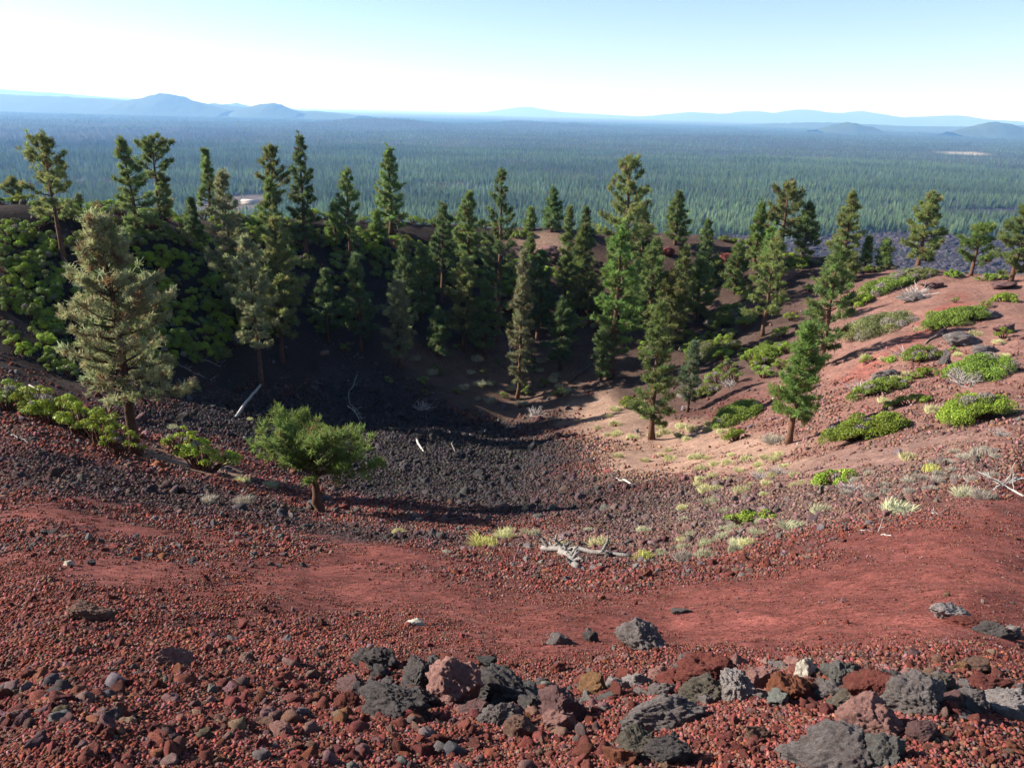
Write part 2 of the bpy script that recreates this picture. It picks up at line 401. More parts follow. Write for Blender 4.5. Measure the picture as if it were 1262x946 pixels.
# ------------------------------------------------------------------ pines
def pine(h, w, cb, style, tone, dist, trunk_r, lean=0.0, dens=1.0):
    """trunk (with limbs) and crown meshes, base at the origin"""
    tb, cbm = MB(), MB()
    k = 12
    zt = np.linspace(0, 1, k)
    wob = np.cumsum(rng.normal(0, 0.012, (k, 2)), 0) * h * 0.25 if style != 'bushy' else np.cumsum(rng.normal(0, 0.05, (k, 2)), 0) * h * 0.4
    wob[0] = 0
    P = np.stack([wob[:, 0] + lean * h * zt ** 1.2, wob[:, 1], h * zt * 0.98 - 0.15 * (zt == 0)], 1)
    bc = np.array([0.12, 0.065, 0.042]) * rng.uniform(0.7, 1.1)
    Rr = trunk_r * (1 - zt * 0.93) ** (0.9); Rr[0] *= 1.35
    tube(tb, P, Rr, 9, bc, True, 0.1)
    def tp(t): return np.array([np.interp(t, zt, P[:, j]) for j in range(3)])
    def prof(s):      # s: 0 crown foot .. 1 top
        if style == 'cone': return min(1, 0.62 + s * 2.2) * (1 - s) ** 0.72 + 0.05
        if style == 'column': return min(1, 0.6 + s * 1.6) * (1 - s ** 2.2) ** 0.8 + 0.06
        if style == 'open': return (0.55 + 0.45 * math.sin(math.pi * min(1, s * 0.75 + 0.28))) * (1 - s ** 5) + 0.12
        if style == 'flat': return (0.7 + 0.3 * math.sin(s * 7)) * (1 - s ** 7) + 0.25
        if style == 'old': return (1.0 if s < 0.22 else 0.8 + 0.1 * math.sin(s * 16)) * (1 - max(0, s - 0.45) / 0.55 * 0.8) + 0.05
        return 1.0 * math.sqrt(max(0, 1 - (s * 1.0) ** 2.4)) + 0.1     # bushy
    sparse = {'open': 0.55, 'flat': 0.6}.get(style, 1.0) * dens
    crown = h * (1 - cb)
    nb = int(max(16, (24 + crown * 4.2) * sparse)) if style != 'bushy' else 40
    nl = 0.15 + 0.0018 * dist; nw = 0.010 + 0.00046 * dist; step = 0.15 + 0.0016 * dist
    nl *= {'old': 1.0, 'bushy': 0.9}.get(style, 1.0)
    C = []; D = []; Bv = []
    golden = 2.39996
    gap = rng.uniform(0, 6.28)
    for i in range(nb):
        s = ((i + rng.uniform(0, 1)) / nb) ** (0.92)
        t = cb + (1 - cb) * s
        a = i * golden + rng.normal(0, 0.35)
        L = w / 2 * prof(s) * rng.uniform(0.6, 1.15)
        if rng.random() < 0.1: L *= 0.45
        el = math.radians({'cone': -12 + 55 * s, 'column': -15 + 60 * s, 'old': -8 + 50 * s, 'open': 5 + 45 * s, 'flat': 12 + 20 * s}.get(style, 14 + 26 * s) + rng.normal(0, 9))
        base = tp(min(t, 0.97)); d0 = np.array([math.cos(a) * math.cos(el), math.sin(a) * math.cos(el), math.sin(el)])
        ks = np.linspace(0, 1, 5)[:, None]
        pts = base + d0 * L * ks + np.array([0, 0, 0.22 * L]) * ks ** 2.2
        tube(tb, pts, np.linspace(max(0.012, trunk_r * 0.3 * (1 - s) + 0.01), 0.007, 5), 4, bc * 0.85, False)
        sd = np.array([-math.sin(a), math.cos(a), 0])
        n = max(3, int(L * (3.2 if style not in ('open', 'flat') else 3.6) / step * 0.75))
        f = rng.uniform(0.22, 1.02, n) ** 0.75
        lat = rng.normal(0, 0.19, n) * L * (1.1 - f * 0.6) + rng.normal(0, 0.05, n)
        vert = rng.normal(0.02, 0.04, n) * max(L, 0.6)
        c = np.stack([np.interp(f, ks[:, 0], pts[:, j]) for j in range(3)], 1) + lat[:, None] * sd + np.array([0, 0, 1.0]) * vert[:, None]
        C.append(c); D.append(unit(d0 * 0.7 + sd * np.sign(lat)[:, None] * 0.5 + np.array([0, 0, 0.45]) + rng.normal(0, 0.25, (n, 3))))
    C.append(tp(0.97) + rng.normal(0, 0.06, (9, 3)) * [1, 1, 2.2] * w / 1.5); D.append(unit(rng.normal(0, 0.5, (9, 3)) + [0, 0, 1]))
    C = np.concatenate(C); D = np.concatenate(D); n = len(C)
    K = 24
    c = np.repeat(C, K, 0); d = unit(np.repeat(D, K, 0) * 0.75 + rng.normal(0, 0.62, (n*K, 3)) + [0, 0, 0.12])
    ln = nl * rng.uniform(0.7, 1.25, (n*K, 1))
    b0 = c + rng.normal(0, 0.22, (n*K, 3)) * nl
    sv = unit(np.cross(d, rng.normal(0, 1, (n*K, 3)))) * nw * rng.uniform(0.7, 1.3, (n*K, 1))
    V = np.stack([b0 - sv * 0.55, b0 + sv * 0.55, b0 + d * ln + sv * 0.35, b0 + d * ln - sv * 0.35], 1).reshape(-1, 3)
    tone = np.asarray(tone) * np.array([1.04, 1.12, 1.0])
    tc = tone * rng.uniform(0.72, 1.3, (n, 1)) * (1 + rng.normal(0, 0.07, (n, 3)))
    brown = rng.random(n) < {'old': 0.16}.get(style, 0.03)
    tc[brown] = np.array([0.17, 0.105, 0.055]) * rng.uniform(0.7, 1.2, (brown.sum(), 1))
    cbm.add(V, None, np.arange(n*K*4).reshape(-1, 4), np.repeat(np.clip(tc, 0.005, 1), K*4, 0))
    return tb.mesh('pine_trunk', M_bark, True), cbm.mesh('pine_crown', M_pine)

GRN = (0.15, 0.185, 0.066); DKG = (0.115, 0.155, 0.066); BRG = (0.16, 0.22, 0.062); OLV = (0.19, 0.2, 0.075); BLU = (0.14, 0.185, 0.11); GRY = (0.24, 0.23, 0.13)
TREES = [
 # base u, v, top v, width, crown foot, style, tone, trunk px, lean, label [, forward range when its foot is hidden]
 (168,562,258,124,.27,'old',GRY,14,.0,'tallest pine on the near left shoulder, grey olive crown, thick bare red trunk'),
 (392,630,545,142,.52,'bushy',BRG,13,-.05,'stunted bushy pine with a thick short trunk at the edge of the red cinders'),
 (80,322,165,70,.32,'open',OLV,7,-.02,'gaunt open-crowned pine with twisted bare limbs on the shaded rim'),
 (18,252,222,18,.35,'open',OLV,3,0,'tiny pine poking over the rim beside the gaunt open pine'),
 (172,300,168,52,.12,'cone',GRN,6,-.05,'slanting dense pine rising behind the big olive pine'),
 (198,258,168,46,.48,'open',GRN,5,-.02,'high-crowned pine with a long bare dark trunk on the left rim crest'),
 (204,266,213,24,.14,'cone',OLV,4,0,'small young pine at the foot of the high-crowned rim pine'),
 (260,262,182,28,.1,'cone',GRN,4,0,'slim upright pine beyond the rim, half hidden by a fuller crown'),
 (293,392,206,48,.14,'column',GRY,6,-.03,'tall shaggy grey green pine standing before the slim rim pine'),
 (340,280,180,34,.4,'open',OLV,5,0,'thin pine with an orange tinged top and bare dark mid trunk'),
 (378,316,163,42,.16,'cone',DKG,6,0,'tallest dark spire-shaped pine on the left rim with a bare foot'),
 (336,300,220,32,.1,'column',GRN,5,0,'shorter green pine crowding the orange tinged thin pine'),
 (432,324,206,34,.3,'open',GRN,5,0,'spindly dark pine with a slender trunk next to the rim shrubs'),
 (482,288,180,44,.12,'cone',GRN,6,0,'full symmetrical pine alone on the rim crest above the shrubs'),
 (414,304,250,24,.1,'cone',BRG,4,0,'small fresh green pine under the spindly dark pine'),
 (322,474,284,54,.28,'column',GRY,6,-.03,'pine on the shaded wall above the white fallen trunk'),
 (348,445,262,62,.22,'column',OLV,6,-.02,'paler olive pine close behind the pine with the white fallen trunk'),
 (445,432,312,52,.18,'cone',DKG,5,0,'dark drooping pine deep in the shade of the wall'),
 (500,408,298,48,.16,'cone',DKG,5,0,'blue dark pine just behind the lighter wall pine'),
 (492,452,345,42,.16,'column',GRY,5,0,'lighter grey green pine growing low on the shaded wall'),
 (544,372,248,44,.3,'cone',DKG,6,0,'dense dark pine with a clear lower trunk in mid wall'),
 (577,352,233,40,.12,'column',GRN,5,0,'narrow green pine beside the tallest wall pine'),
 (572,432,318,48,.2,'column',OLV,5,0,'knobbly olive pine below the narrow green pine'),
 (614,418,200,42,.2,'open',DKG,6,0,'tallest pine of the central wall with a gap in its upper crown'),
 (637,492,300,32,.12,'column',GRY,5,0,'very narrow ragged pine reaching down to the crater floor'),
 (662,418,306,42,.15,'column',DKG,5,0,'shaded pine next to the very narrow ragged pine'),
 (680,286,232,32,.08,'cone',DKG,5,0,'plump dark pine on the rim by the bare tan knoll',),
 (653,284,257,16,.08,'cone',GRN,3,0,'tiny pine just outside the rim by the bare tan knoll'),
 (693,386,250,28,.24,'cone',GRN,5,0,'slender pine with a long thin trunk below the tan knoll'),
 (718,340,254,26,.15,'cone',DKG,4,0,'small dark pine between the slender pine and the flat-topped giant'),
 (767,392,187,58,.42,'flat',OLV,8,-.01,'flat-topped giant pine with bare limbs and the highest crown in the middle'),
 (752,466,272,58,.2,'column',BRG,9,0,'bright green pine with a stout red trunk at the shadow edge'),
 (788,345,258,34,.12,'column',DKG,5,0,'dark pine tucked behind the flat-topped giant'),
 (801,424,295,58,.12,'column',GRN,6,0,'broad green pine on the sunny wall under the dark tucked pine'),
 (803,541,368,64,.14,'cone',GRN,8,0,'pine standing on the tan dry grass at the crater floor'),
 (832,301,237,38,.08,'cone',GRN,5,0,'neat pyramid pine on the rim crest by the red scree bank'),
 (866,350,270,32,.1,'cone',DKG,5,0,'darkest small pine beside the red scree bank'),
 (838,405,303,38,.12,'column',OLV,5,0,'loose olive pine under the neat pyramid pine'),
 (847,508,420,28,.18,'column',BLU,4,0,'little blue green pine near the dry grass slope'),
 (928,330,250,36,.1,'cone',BRG,5,0,'fresh green cone-shaped pine on the rim above the sunny slope'),
 (962,312,225,46,.25,'open',OLV,6,0,'tallest yellowish pine of the cluster on the sunny rim'),
 (990,318,250,30,.12,'column',GRN,4,0,'dull green pine at the outer side of the sunny rim cluster'),
 (940,414,290,48,.2,'open',OLV,5,.03,'airy olive pine leaning over shrubs on the sunny slope'),
 (1036,338,236,44,.15,'cone',OLV,6,0,'pointed pine on the rim behind the densest slope pine'),
 (1011,452,300,64,.08,'column',GRN,8,.03,'densest dark green pine of the sunny slope casting a long shadow'),
 (972,546,394,68,.24,'cone',BRG,8,.03,'bright young pine with a clear dark stem lowest on the sunny slope'),
 (1130,330,238,46,.14,'column',OLV,6,.03,'clumpy pine alone on the rim against the dark lava field'),
 (1196,340,278,42,.22,'open',BRG,5,.03,'small open pine with tiered branches on the bare rim'),
 (1245,348,248,54,.12,'column',GRN,6,.03,'grey stemmed pine at the far end of the bare rim'),
 (1066,326,293,15,.08,'cone',GRN,3,0,'tiny pine just beyond the rim before the dark lava'),
 (1087,328,297,22,.08,'column',GRN,3,0,'low rounded pine just beyond the rim before the dark lava'),
 (1044,346,315,30,.08,'column',OLV,4,0,'squat pine at the foot of the pointed rim pine'),
 (722,394,345,40,.2,'bushy',OLV,4,.1,'small crooked pine leaning over the central wall'),
 (465,300,262,22,.1,'cone',BRG,3,0,'short bright pine pressed against the full symmetrical rim pine'),
 (740,470,400,30,.15,'column',DKG,4,0,'young dark pine at the stout trunk of the bright green pine'),
 (880,352,318,24,.1,'column',GRN,4,0,'young pine at the shaded foot of the red scree bank'),
 (300,400,300,46,.15,'column',OLV,5,0,'ragged olive pine left of the pine with the white fallen trunk'),
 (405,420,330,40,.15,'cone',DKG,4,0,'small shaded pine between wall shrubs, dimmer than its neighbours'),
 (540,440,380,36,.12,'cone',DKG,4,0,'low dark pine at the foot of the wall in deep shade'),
 (596,440,345,40,.15,'column',GRN,5,0,'ragged green pine between knobbly and very narrow pines'),
 (650,395,290,34,.1,'column',GRN,5,0,'green pine partly hiding the grey mauve rock face'),
 (690,455,370,42,.15,'column',DKG,5,0,'dark pine leaning on the stout red trunk from the shade side'),
 (715,372,275,30,.12,'column',GRN,4,0,'mid green pine behind the slender pine with the thin trunk'),
 (780,400,320,44,.1,'column',GRN,5,0,'green pine crowding the trunk of the flat-topped giant'),
 (822,430,330,40,.1,'column',OLV,5,0,'olive pine between the broad green pine and loose olive pine'),
 (858,395,310,38,.1,'column',GRN,5,0,'leafy green pine below the darkest small pine'),
 (905,362,300,28,.1,'column',GRN,4,0,'young green pine in front of the red rock bank'),
 (945,345,280,34,.1,'column',BRG,5,0,'bright pine filling the middle of the sunny rim cluster'),
 (520,392,300,36,.12,'column',GRN,4,0,'green pine squeezed beside the dense dark pine of mid wall'),
 (240,296,245,22,.1,'cone',DKG,4,0,'small dark pine among skyline shrubs near the pale shed'),
]
for i, (u, v, vt, wpx, cb, st, tone, tpx, lean, lab) in enumerate(TREES):
    B = hit(u, v)
    if math.hypot(B[0], B[1]) > 140:       # foot just beyond the crest
        for vv in range(int(v), int(v) + 40):
            B = hit(u, vv)
            if math.hypot(B[0], B[1]) < 125: break
    B[2] = float(H(B[0], B[1])) - 0.05
    dp = depth(B)
    h = height_to(B, vt) * 0.985; w = wpx * dp / F
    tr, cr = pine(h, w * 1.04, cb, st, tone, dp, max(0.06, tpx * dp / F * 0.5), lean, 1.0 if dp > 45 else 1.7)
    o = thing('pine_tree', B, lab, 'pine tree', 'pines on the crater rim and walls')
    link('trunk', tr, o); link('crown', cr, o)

# ------------------------------------------------------------------ shrubs
def shrub(w, d, h, seed, base, leaf, dens=1.0, dead=0.0, lob=None):
    r = np.random.default_rng(seed)
    fb, sb = MB(), MB()
    n = lob or int(np.clip(7 + w * d * 5, 7, 60))
    cen = []
    for i in range(n):
        a = r.uniform(0, 6.28); q = math.sqrt(r.uniform(0, 1)) * 0.8
        x = q * math.cos(a); y = q * math.sin(a)
        rad = r.uniform(0.16, 0.28) * min(w, d) * (0.8 if n < 12 else 0.56)
        z = h * (1 - 0.75 * q * q) * r.uniform(0.55, 0.95) - rad * 0.6
        cen.append((x * w / 2, y * d / 2, max(z, rad * 0.25), rad))
    for (x, y, z, rad) in cen:
        m = int(np.clip(6.5 * rad * rad / (leaf * leaf), 60, 800) * dens)
        dd = unit(r.normal(0, 1, (m, 3)) + [0, 0, 0.45]); dd[:, 2] = np.where(dd[:, 2] < -0.35, -dd[:, 2], dd[:, 2])
        rr = rad * (0.7 + 0.36 * r.uniform(0, 1, (m, 1)) ** 0.7)
        p = np.array([x, y, z]) + dd * rr * [1.08, 1.08, 0.8]
        nrm = unit(dd * 0.7 + r.normal(0, 0.6, (m, 3)) + [0, 0, 0.25])
        t1 = unit(np.cross(nrm, r.normal(0, 1, (m, 3)))); t2 = np.cross(nrm, t1)
        s = leaf * r.uniform(0.6, 1.25, (m, 1))
        V = np.stack([p - t1*s, p + t2*s*0.55, p + t1*s, p - t2*s*0.55], 1).reshape(-1, 3)
        c = np.asarray(base) * r.uniform(0.7, 1.3, (m, 1)) * r.uniform(0.68, 1.25) * (1 + r.normal(0, 0.08, (m, 3)))
        if r.random() < dead: c = np.array([0.26, 0.22, 0.2]) * r.uniform(0.6, 1.1, (m, 1)) * np.ones((1, 3))
        fb.add(V, None, np.arange(m*4).reshape(-1, 4), np.repeat(np.clip(c, 0.005, 1), 4, 0))
        k = np.linspace(0, 1, 5)[:, None]
        P0 = np.array([x * 0.25 + r.normal(0, 0.04), y * 0.25, -0.08]); P1 = np.array([x, y, z + rad * 0.3])
        pts = P0 + (P1 - P0) * k + np.array([0, 0, 0.25 * z]) * np.sin(k * math.pi) * 0.6 + r.normal(0, 0.02, (5, 3)) * w * 0.4
        tube(sb, pts, np.linspace(0.035, 0.012, 5) * min(1.4, 0.6 + w * 0.3), 4, (0.12, 0.055, 0.035), False)
    return fb.mesh('shrub_foliage', M_bush), sb.mesh('shrub_stems', M_bark, True)
def slope_rot(x, y, spin, k=0.8):
    e = 0.8; n = np.array([-(float(H(x + e, y)) - float(H(x - e, y))) / (2*e) * k, -(float(H(x, y + e)) - float(H(x, y - e))) / (2*e) * k, 1.0]); n /= np.linalg.norm(n)
    t = np.cross([-math.sin(spin), math.cos(spin), 0], n); t /= np.linalg.norm(t); b = np.cross(n, t)
    return Matrix(((t[0], b[0], n[0]), (t[1], b[1], n[1]), (t[2], b[2], n[2]))).to_euler()
def put_shrub(meshes, loc, sc, rz, lab, group, name='manzanita_shrub'):
    o = thing(name, loc, lab, 'shrub', group)
    o.rotation_euler = slope_rot(loc[0], loc[1], rz); o.scale = sc
    link('foliage', meshes[0], o); link('stems', meshes[1], o)
    return o
LIME = (0.185, 0.255, 0.027); LEAF = (0.15, 0.21, 0.03); OLIVE = (0.13, 0.15, 0.035); PALE = (0.16, 0.17, 0.06)
SHRUBS = [
 (1082,540,102,50,LIME,.04,'largest lime green mat of shrub low on the sunny slope'),
 (1128,500,58,22,LIME,.04,'tongue of lime shrub running uphill from the largest mat'),
 (1098,486,84,30,LEAF,.15,'grey flecked shrub mat directly above the largest lime mat'),
 (1146,467,36,20,LIME,.05,'low lime shrub cushion under the dark rock outcrop'),
 (1146,446,44,30,LEAF,.15,'rounded shrub with grey twigs between rock outcrops'),
 (1105,446,16,12,LIME,.0,'tiny lime shrub beside dead grey twigs on the sunny slope'),
 (1226,522,78,56,LIME,.02,'bulky bright lime shrub at the right edge of the sunny slope'),
 (1230,468,72,48,LEAF,.2,'twiggy shrub just uphill of the bulky bright lime shrub'),
 (1098,411,82,46,PALE,.12,'wide faded olive shrub below the grey outcrop on the slope'),
 (1196,402,78,38,LEAF,.06,'long green shrub beside the leaning dead log'),
 (1062,378,34,22,LIME,.03,'compact lime shrub near the densest slope pine'),
 (1102,360,58,30,LEAF,.08,'green shrub patch near the rim under the tiny pines'),
 (1134,346,52,24,PALE,.1,'pale olive shrub at the foot of the clumpy rim pine'),
 (1246,374,30,18,LIME,.04,'small lime shrub on the bare red rim slope'),
 (1180,344,24,14,LEAF,.05,'small shrub touching the tiered open pine'),
 (1228,347,36,15,LEAF,.05,'low shrub under the grey stemmed rim pine'),
 (1074,338,30,15,LEAF,.1,'shrub on the crest by the shaded red hollow'),
 (1098,334,24,12,PALE,.1,'faded small shrub on the crest next to the lava view'),
 (956,442,58,28,LEAF,.08,'shrub mound between the airy olive pine and densest pine'),
 (944,456,26,24,LIME,.04,'round lime shrub at the lower tip of the shrub mound'),
 (920,520,64,44,LEAF,.06,'dark green shrub clump beside the bright young pine'),
 (911,544,28,26,LIME,.0,'small round bright shrub just below the dark green clump'),
 (874,490,34,22,OLIVE,.12,'olive shrub by the little blue green pine'),
 (886,444,60,40,OLIVE,.1,'large dull shrub in the dappled shade of the slope'),
 (896,404,48,26,OLIVE,.08,'dull shrub uphill of the large dappled shade shrub'),
 (776,506,26,22,LIME,.0,'vivid green shrub pressed against the dry grass pine'),
 (990,332,38,18,LEAF,.04,'dark shrub on the crest above a shaded rock step'),
 (916,302,40,11,LIME,.1,'flat lime shrub along the crest by the red scree bank'),
 (896,300,22,12,OLIVE,.1,'small olive shrub at the top of the red scree bank'),
 (1036,598,64,30,LIME,.05,'bright lime shrub alone among the dark rubble'),
 (928,648,78,28,LIME,.05,'lowest bright shrub sprawling over red rubble with dead twigs'),
 (14,505,55,33,LIME,.02,'first lime shrub of the row on the shoulder, at the picture edge'),
 (44,513,50,36,LIME,.02,'second lime shrub of the row along the near shoulder'),
 (74,525,57,39,LIME,.02,'plump middle shrub of the row along the near shoulder'),
 (104,538,55,36,LIME,.02,'lime shrub next to the plump one of the shoulder row'),
 (128,549,47,33,LIME,.02,'shrub of the shoulder row nearest but one to the big trunk'),
 (150,563,40,27,LIME,.02,'last low shrub of the shoulder row at the big trunk'),
 (226,563,42,24,LEAF,.08,'twiggy half of the low shrub pair right of the big trunk'),
 (254,580,57,33,LIME,.02,'fuller half of the low shrub pair right of the big trunk'),
 (726,292,28,14,LIME,.05,'yellow green shrub on top of the bare tan knoll'),
 (642,296,30,14,LIME,.05,'lime shrub edging the bare tan knoll'),
]
for i, (u, v, w, h, tone, dead, lab) in enumerate(SHRUBS):
    B = hit(u, v - 1); dp = depth(B)
    if 'shoulder row' in lab or 'row along' in lab or 'pair' in lab: tone = (0.27, 0.35, 0.03)  # leaf colour raised here in place of sunlight on the leaves
    W = w * dp / F * 1.25; Hp = h * dp / F * 1.25; Hh = min(max(0.4, Hp * 0.6), 1.1)
    D = min(max((Hp - 0.35 * Hh) / 0.62, W * 0.35), W * 1.0)
    if 'row' in lab or 'pair' in lab: Hh = min(1.6, Hp * 1.45); D = W * 0.7; W *= 1.3; B = B - np.array([0, D * .6, 0])
    B = B + np.array([0, D * 0.42, 0]); B[2] = float(H(B[0], B[1])) - 0.04
    put_shrub(shrub(W, D, Hh, 100 + i, tone, 0.018 + 0.00048 * dp, 1.0, dead + 0.05), B, (1, 1, 1), 0, lab, 'shrubs picked out on the sunny slopes')
# shrubs thick on the shaded wall and along the crest: a few shapes, many single shrubs
VAR = [shrub(1.9, 1.6, 1.15, 500 + i, ((0.26, 0.34, 0.028), LIME, LEAF, OLIVE)[i % 4], 0.036, 1.0, (0.0, 0.05, 0.1, 0.1)[i % 4], 13) for i in range(8)]
def in_poly(poly, n, ms, seed):
    r = np.random.default_rng(seed); poly = np.array(poly, float); got = []
    lo, hi = poly.min(0), poly.max(0); tries = 0
    while len(got) < n and tries < 40 * n:
        tries += 1
        u, v = r.uniform(lo, hi); ins = False
        for i in range(len(poly)):
            a, b = poly[i], poly[(i+1) % len(poly)]
            if (a[1] > v) != (b[1] > v) and u < (b[0]-a[0])*(v-a[1])/(b[1]-a[1]+1e-9)+a[0]: ins = not ins
        if not ins: continue
        if any(abs(u-x) < ms and abs(v-y) < ms * 0.55 for x, y in got): continue
        got.append((u, v))
    return got
WALLS = [
 ([(0,268),(60,272),(80,340),(85,470),(40,445),(0,425)], 74, 8, 'bright topped shrub on the shaded wall behind the shoulder row', 'shrubs on the wall behind the shoulder', (.55, .95), (0, 1, 2)),
 ([(85,275),(250,280),(300,330),(290,440),(200,455),(100,470)], 104, 7, 'shrub with sunlit top around the crown of the tallest olive pine', 'shrubs on the wall around the olive pine', (.55, 1.05), (0, 1, 2, 3)),
 ([(250,285),(400,290),(480,320),(440,400),(330,420),(290,360)], 58, 8, 'shrub catching light between the shaded wall pines', 'shrubs between the shaded wall pines', (.7, 1.1), (1, 2, 3)),
 ([(380,285),(560,300),(640,330),(620,370),(520,360),(430,330)], 60, 9, 'olive shrub on the wall under the rim pines', 'shrubs on the wall under the rim pines', (.8, 1.3), (1, 3, 3)),
 ([(640,310),(760,330),(870,350),(930,360),(920,430),(820,440),(700,420),(600,400)], 75, 11, 'dull shrub scattered among the sunlit pines of the far wall', 'shrubs among the sunlit pines', (.8, 1.3), (3, 2, 1)),
 ([(88,290),(260,296),(320,350),(300,440),(190,462),(105,470)], 95, 6, 'lower shrub in the gaps of the shaded wall behind the olive pine', 'gap shrubs on the shaded wall', (.6, 1.0), (0, 1, 2)),
 ([(90,264),(300,266),(560,284),(640,300),(620,318),(420,312),(250,302),(90,300)], 60, 9, 'olive shrub just under the shaded crest', 'shrubs just under the shaded crest', (.7, 1.15), (3, 1, 2)),
 ([(860,380),(1000,330),(1050,350),(1000,420),(960,470),(880,480)], 26, 20, 'medium green shrub among the pines of the sunny slope', 'shrubs among pines of the sunny slope', (.8, 1.3), (2, 1)),
 ([(1050,345),(1250,340),(1262,480),(1180,520),(1060,470)], 18, 24, 'small green shrub between the big mats of the sunny slope', 'small shrubs between the big mats', (.4, .7), (1, 2)),
 ([(420,430),(560,420),(680,440),(700,500),(600,510),(470,480)], 18, 18, 'small dim shrub near the shaded crater floor', 'shrubs near the shaded floor', (.5, .9), (3, 2)),
]
for zi, (poly, n, ms, lab, grp, (s0, s1), kinds) in enumerate(WALLS):
    r = np.random.default_rng(900 + zi)
    for (u, v) in in_poly(poly, n, ms, 40 + zi):
        B = hit(u, v)
        if math.hypot(B[0], B[1]) > 130: continue
        B[2] -= 0.06; s = r.uniform(s0, s1)
        put_shrub(VAR[kinds[r.integers(len(kinds))] + 4 * int(r.integers(2))], B, (s, s, s * r.uniform(.8, 1.15)), r.uniform(0, 6.28), lab, grp, 'crater_shrub' if zi in (2, 3, 4, 5, 6, 9) else 'manzanita_shrub')  # one set of shrubs throughout; the second name only splits it by zone
r = np.random.default_rng(77)
for (u0, u1, step, lab, grp) in ((-4, 240, 13, 'yellow green shrub on the skyline of the shaded rim', 'shrubs along the shaded skyline'),
                                 (250, 620, 15, 'shrub on the crest between the rim pines', 'shrubs along the pine crest'),
                                 (780, 1060, 22, 'shrub on the crest over the sunlit far wall', 'shrubs along the sunlit crest')):
    for u in np.arange(u0, u1, step):
        uu = u + r.uniform(-4, 4)
        az = math.atan2(ray(uu, 280)[0], ray(uu, 280)[1])
        rg = np.arange(50, 112, 0.5); zz = H(rg * math.sin(az), rg * math.cos(az))
        ang = zz / rg; j = int(np.argmax(ang)); rr = rg[j] + r.uniform(-2.5, 0.6)
        B = np.array([rr * math.sin(az), rr * math.cos(az), 0]); B[2] = float(H(B[0], B[1])) - 0.06
        s = r.uniform(.7, 1.2)
        put_shrub(VAR[int(r.choice([0, 1, 3, 4, 5]))], B, (s * 1.15, s * 1.15, s * .85), r.uniform(0, 6.28), lab, grp)

# ------------------------------------------------------------------ dry grass tufts
def tuft(seed, n, base, spread=1.0):
    r = np.random.default_rng(seed); mb = MB()
    a = r.uniform(0, 6.28, n); el = np.radians(r.uniform(15, 85, n)); q = np.sqrt(r.uniform(0, 1, n)) * 0.32 * spread
    b0 = np.stack([q*np.cos(a*1.7), q*np.sin(a*1.7), np.full(n, -0.02)], 1)
    d = np.stack([np.cos(a)*np.cos(el), np.sin(a)*np.cos(el), np.sin(el)], 1); L = r.uniform(0.2, 0.52, (n, 1))
    s = unit(np.cross(d, r.normal(0, 1, (n, 3)))) * 0.008
    m = b0 + d * L * 0.55; e = b0 + d * L + np.array([0, 0, -0.1]) * L
    V = np.stack([b0 - s, b0 + s, m + s, m - s, e], 1).reshape(-1, 3)
    ix = np.arange(n)[:, None] * 5
    c = np.asarray(base) * r.uniform(0.7, 1.3, (n, 1)) * (1 + r.normal(0, .06, (n, 3)))
    mb.add(V, ix + np.array([3, 2, 4]), ix + np.array([0, 1, 2, 3]), np.repeat(c, 5, 0))
    return mb.mesh('grass_blades', M_grass)
STRAW = (0.47, 0.44, 0.23); SAGE = (0.38, 0.37, 0.24); GREY = (0.36, 0.32, 0.26); YEL = (0.48, 0.49, 0.15)
TV = {k: [tuft(700 + 10*j + i, 800, c) for i in range(3)] for j, (k, c) in enumerate({'straw': STRAW, 'sage': SAGE, 'grey': GREY, 'yellow': YEL}.items())}
def put_tuft(u, v, wpx, kind, lab, grp=None, i=0):
    B = hit(u, v); dp = depth(B); s = max(0.4, wpx * dp / F * 1.15)
    o = thing('grass_tuft', B, lab, 'grass tuft', grp, TV[kind][i % 3])
    o.rotation_euler[2] = random.uniform(0, 6.28); o.scale = (s, s * (0.75 if wpx > 40 else 1), s * (0.45 if wpx > 40 else 0.8))
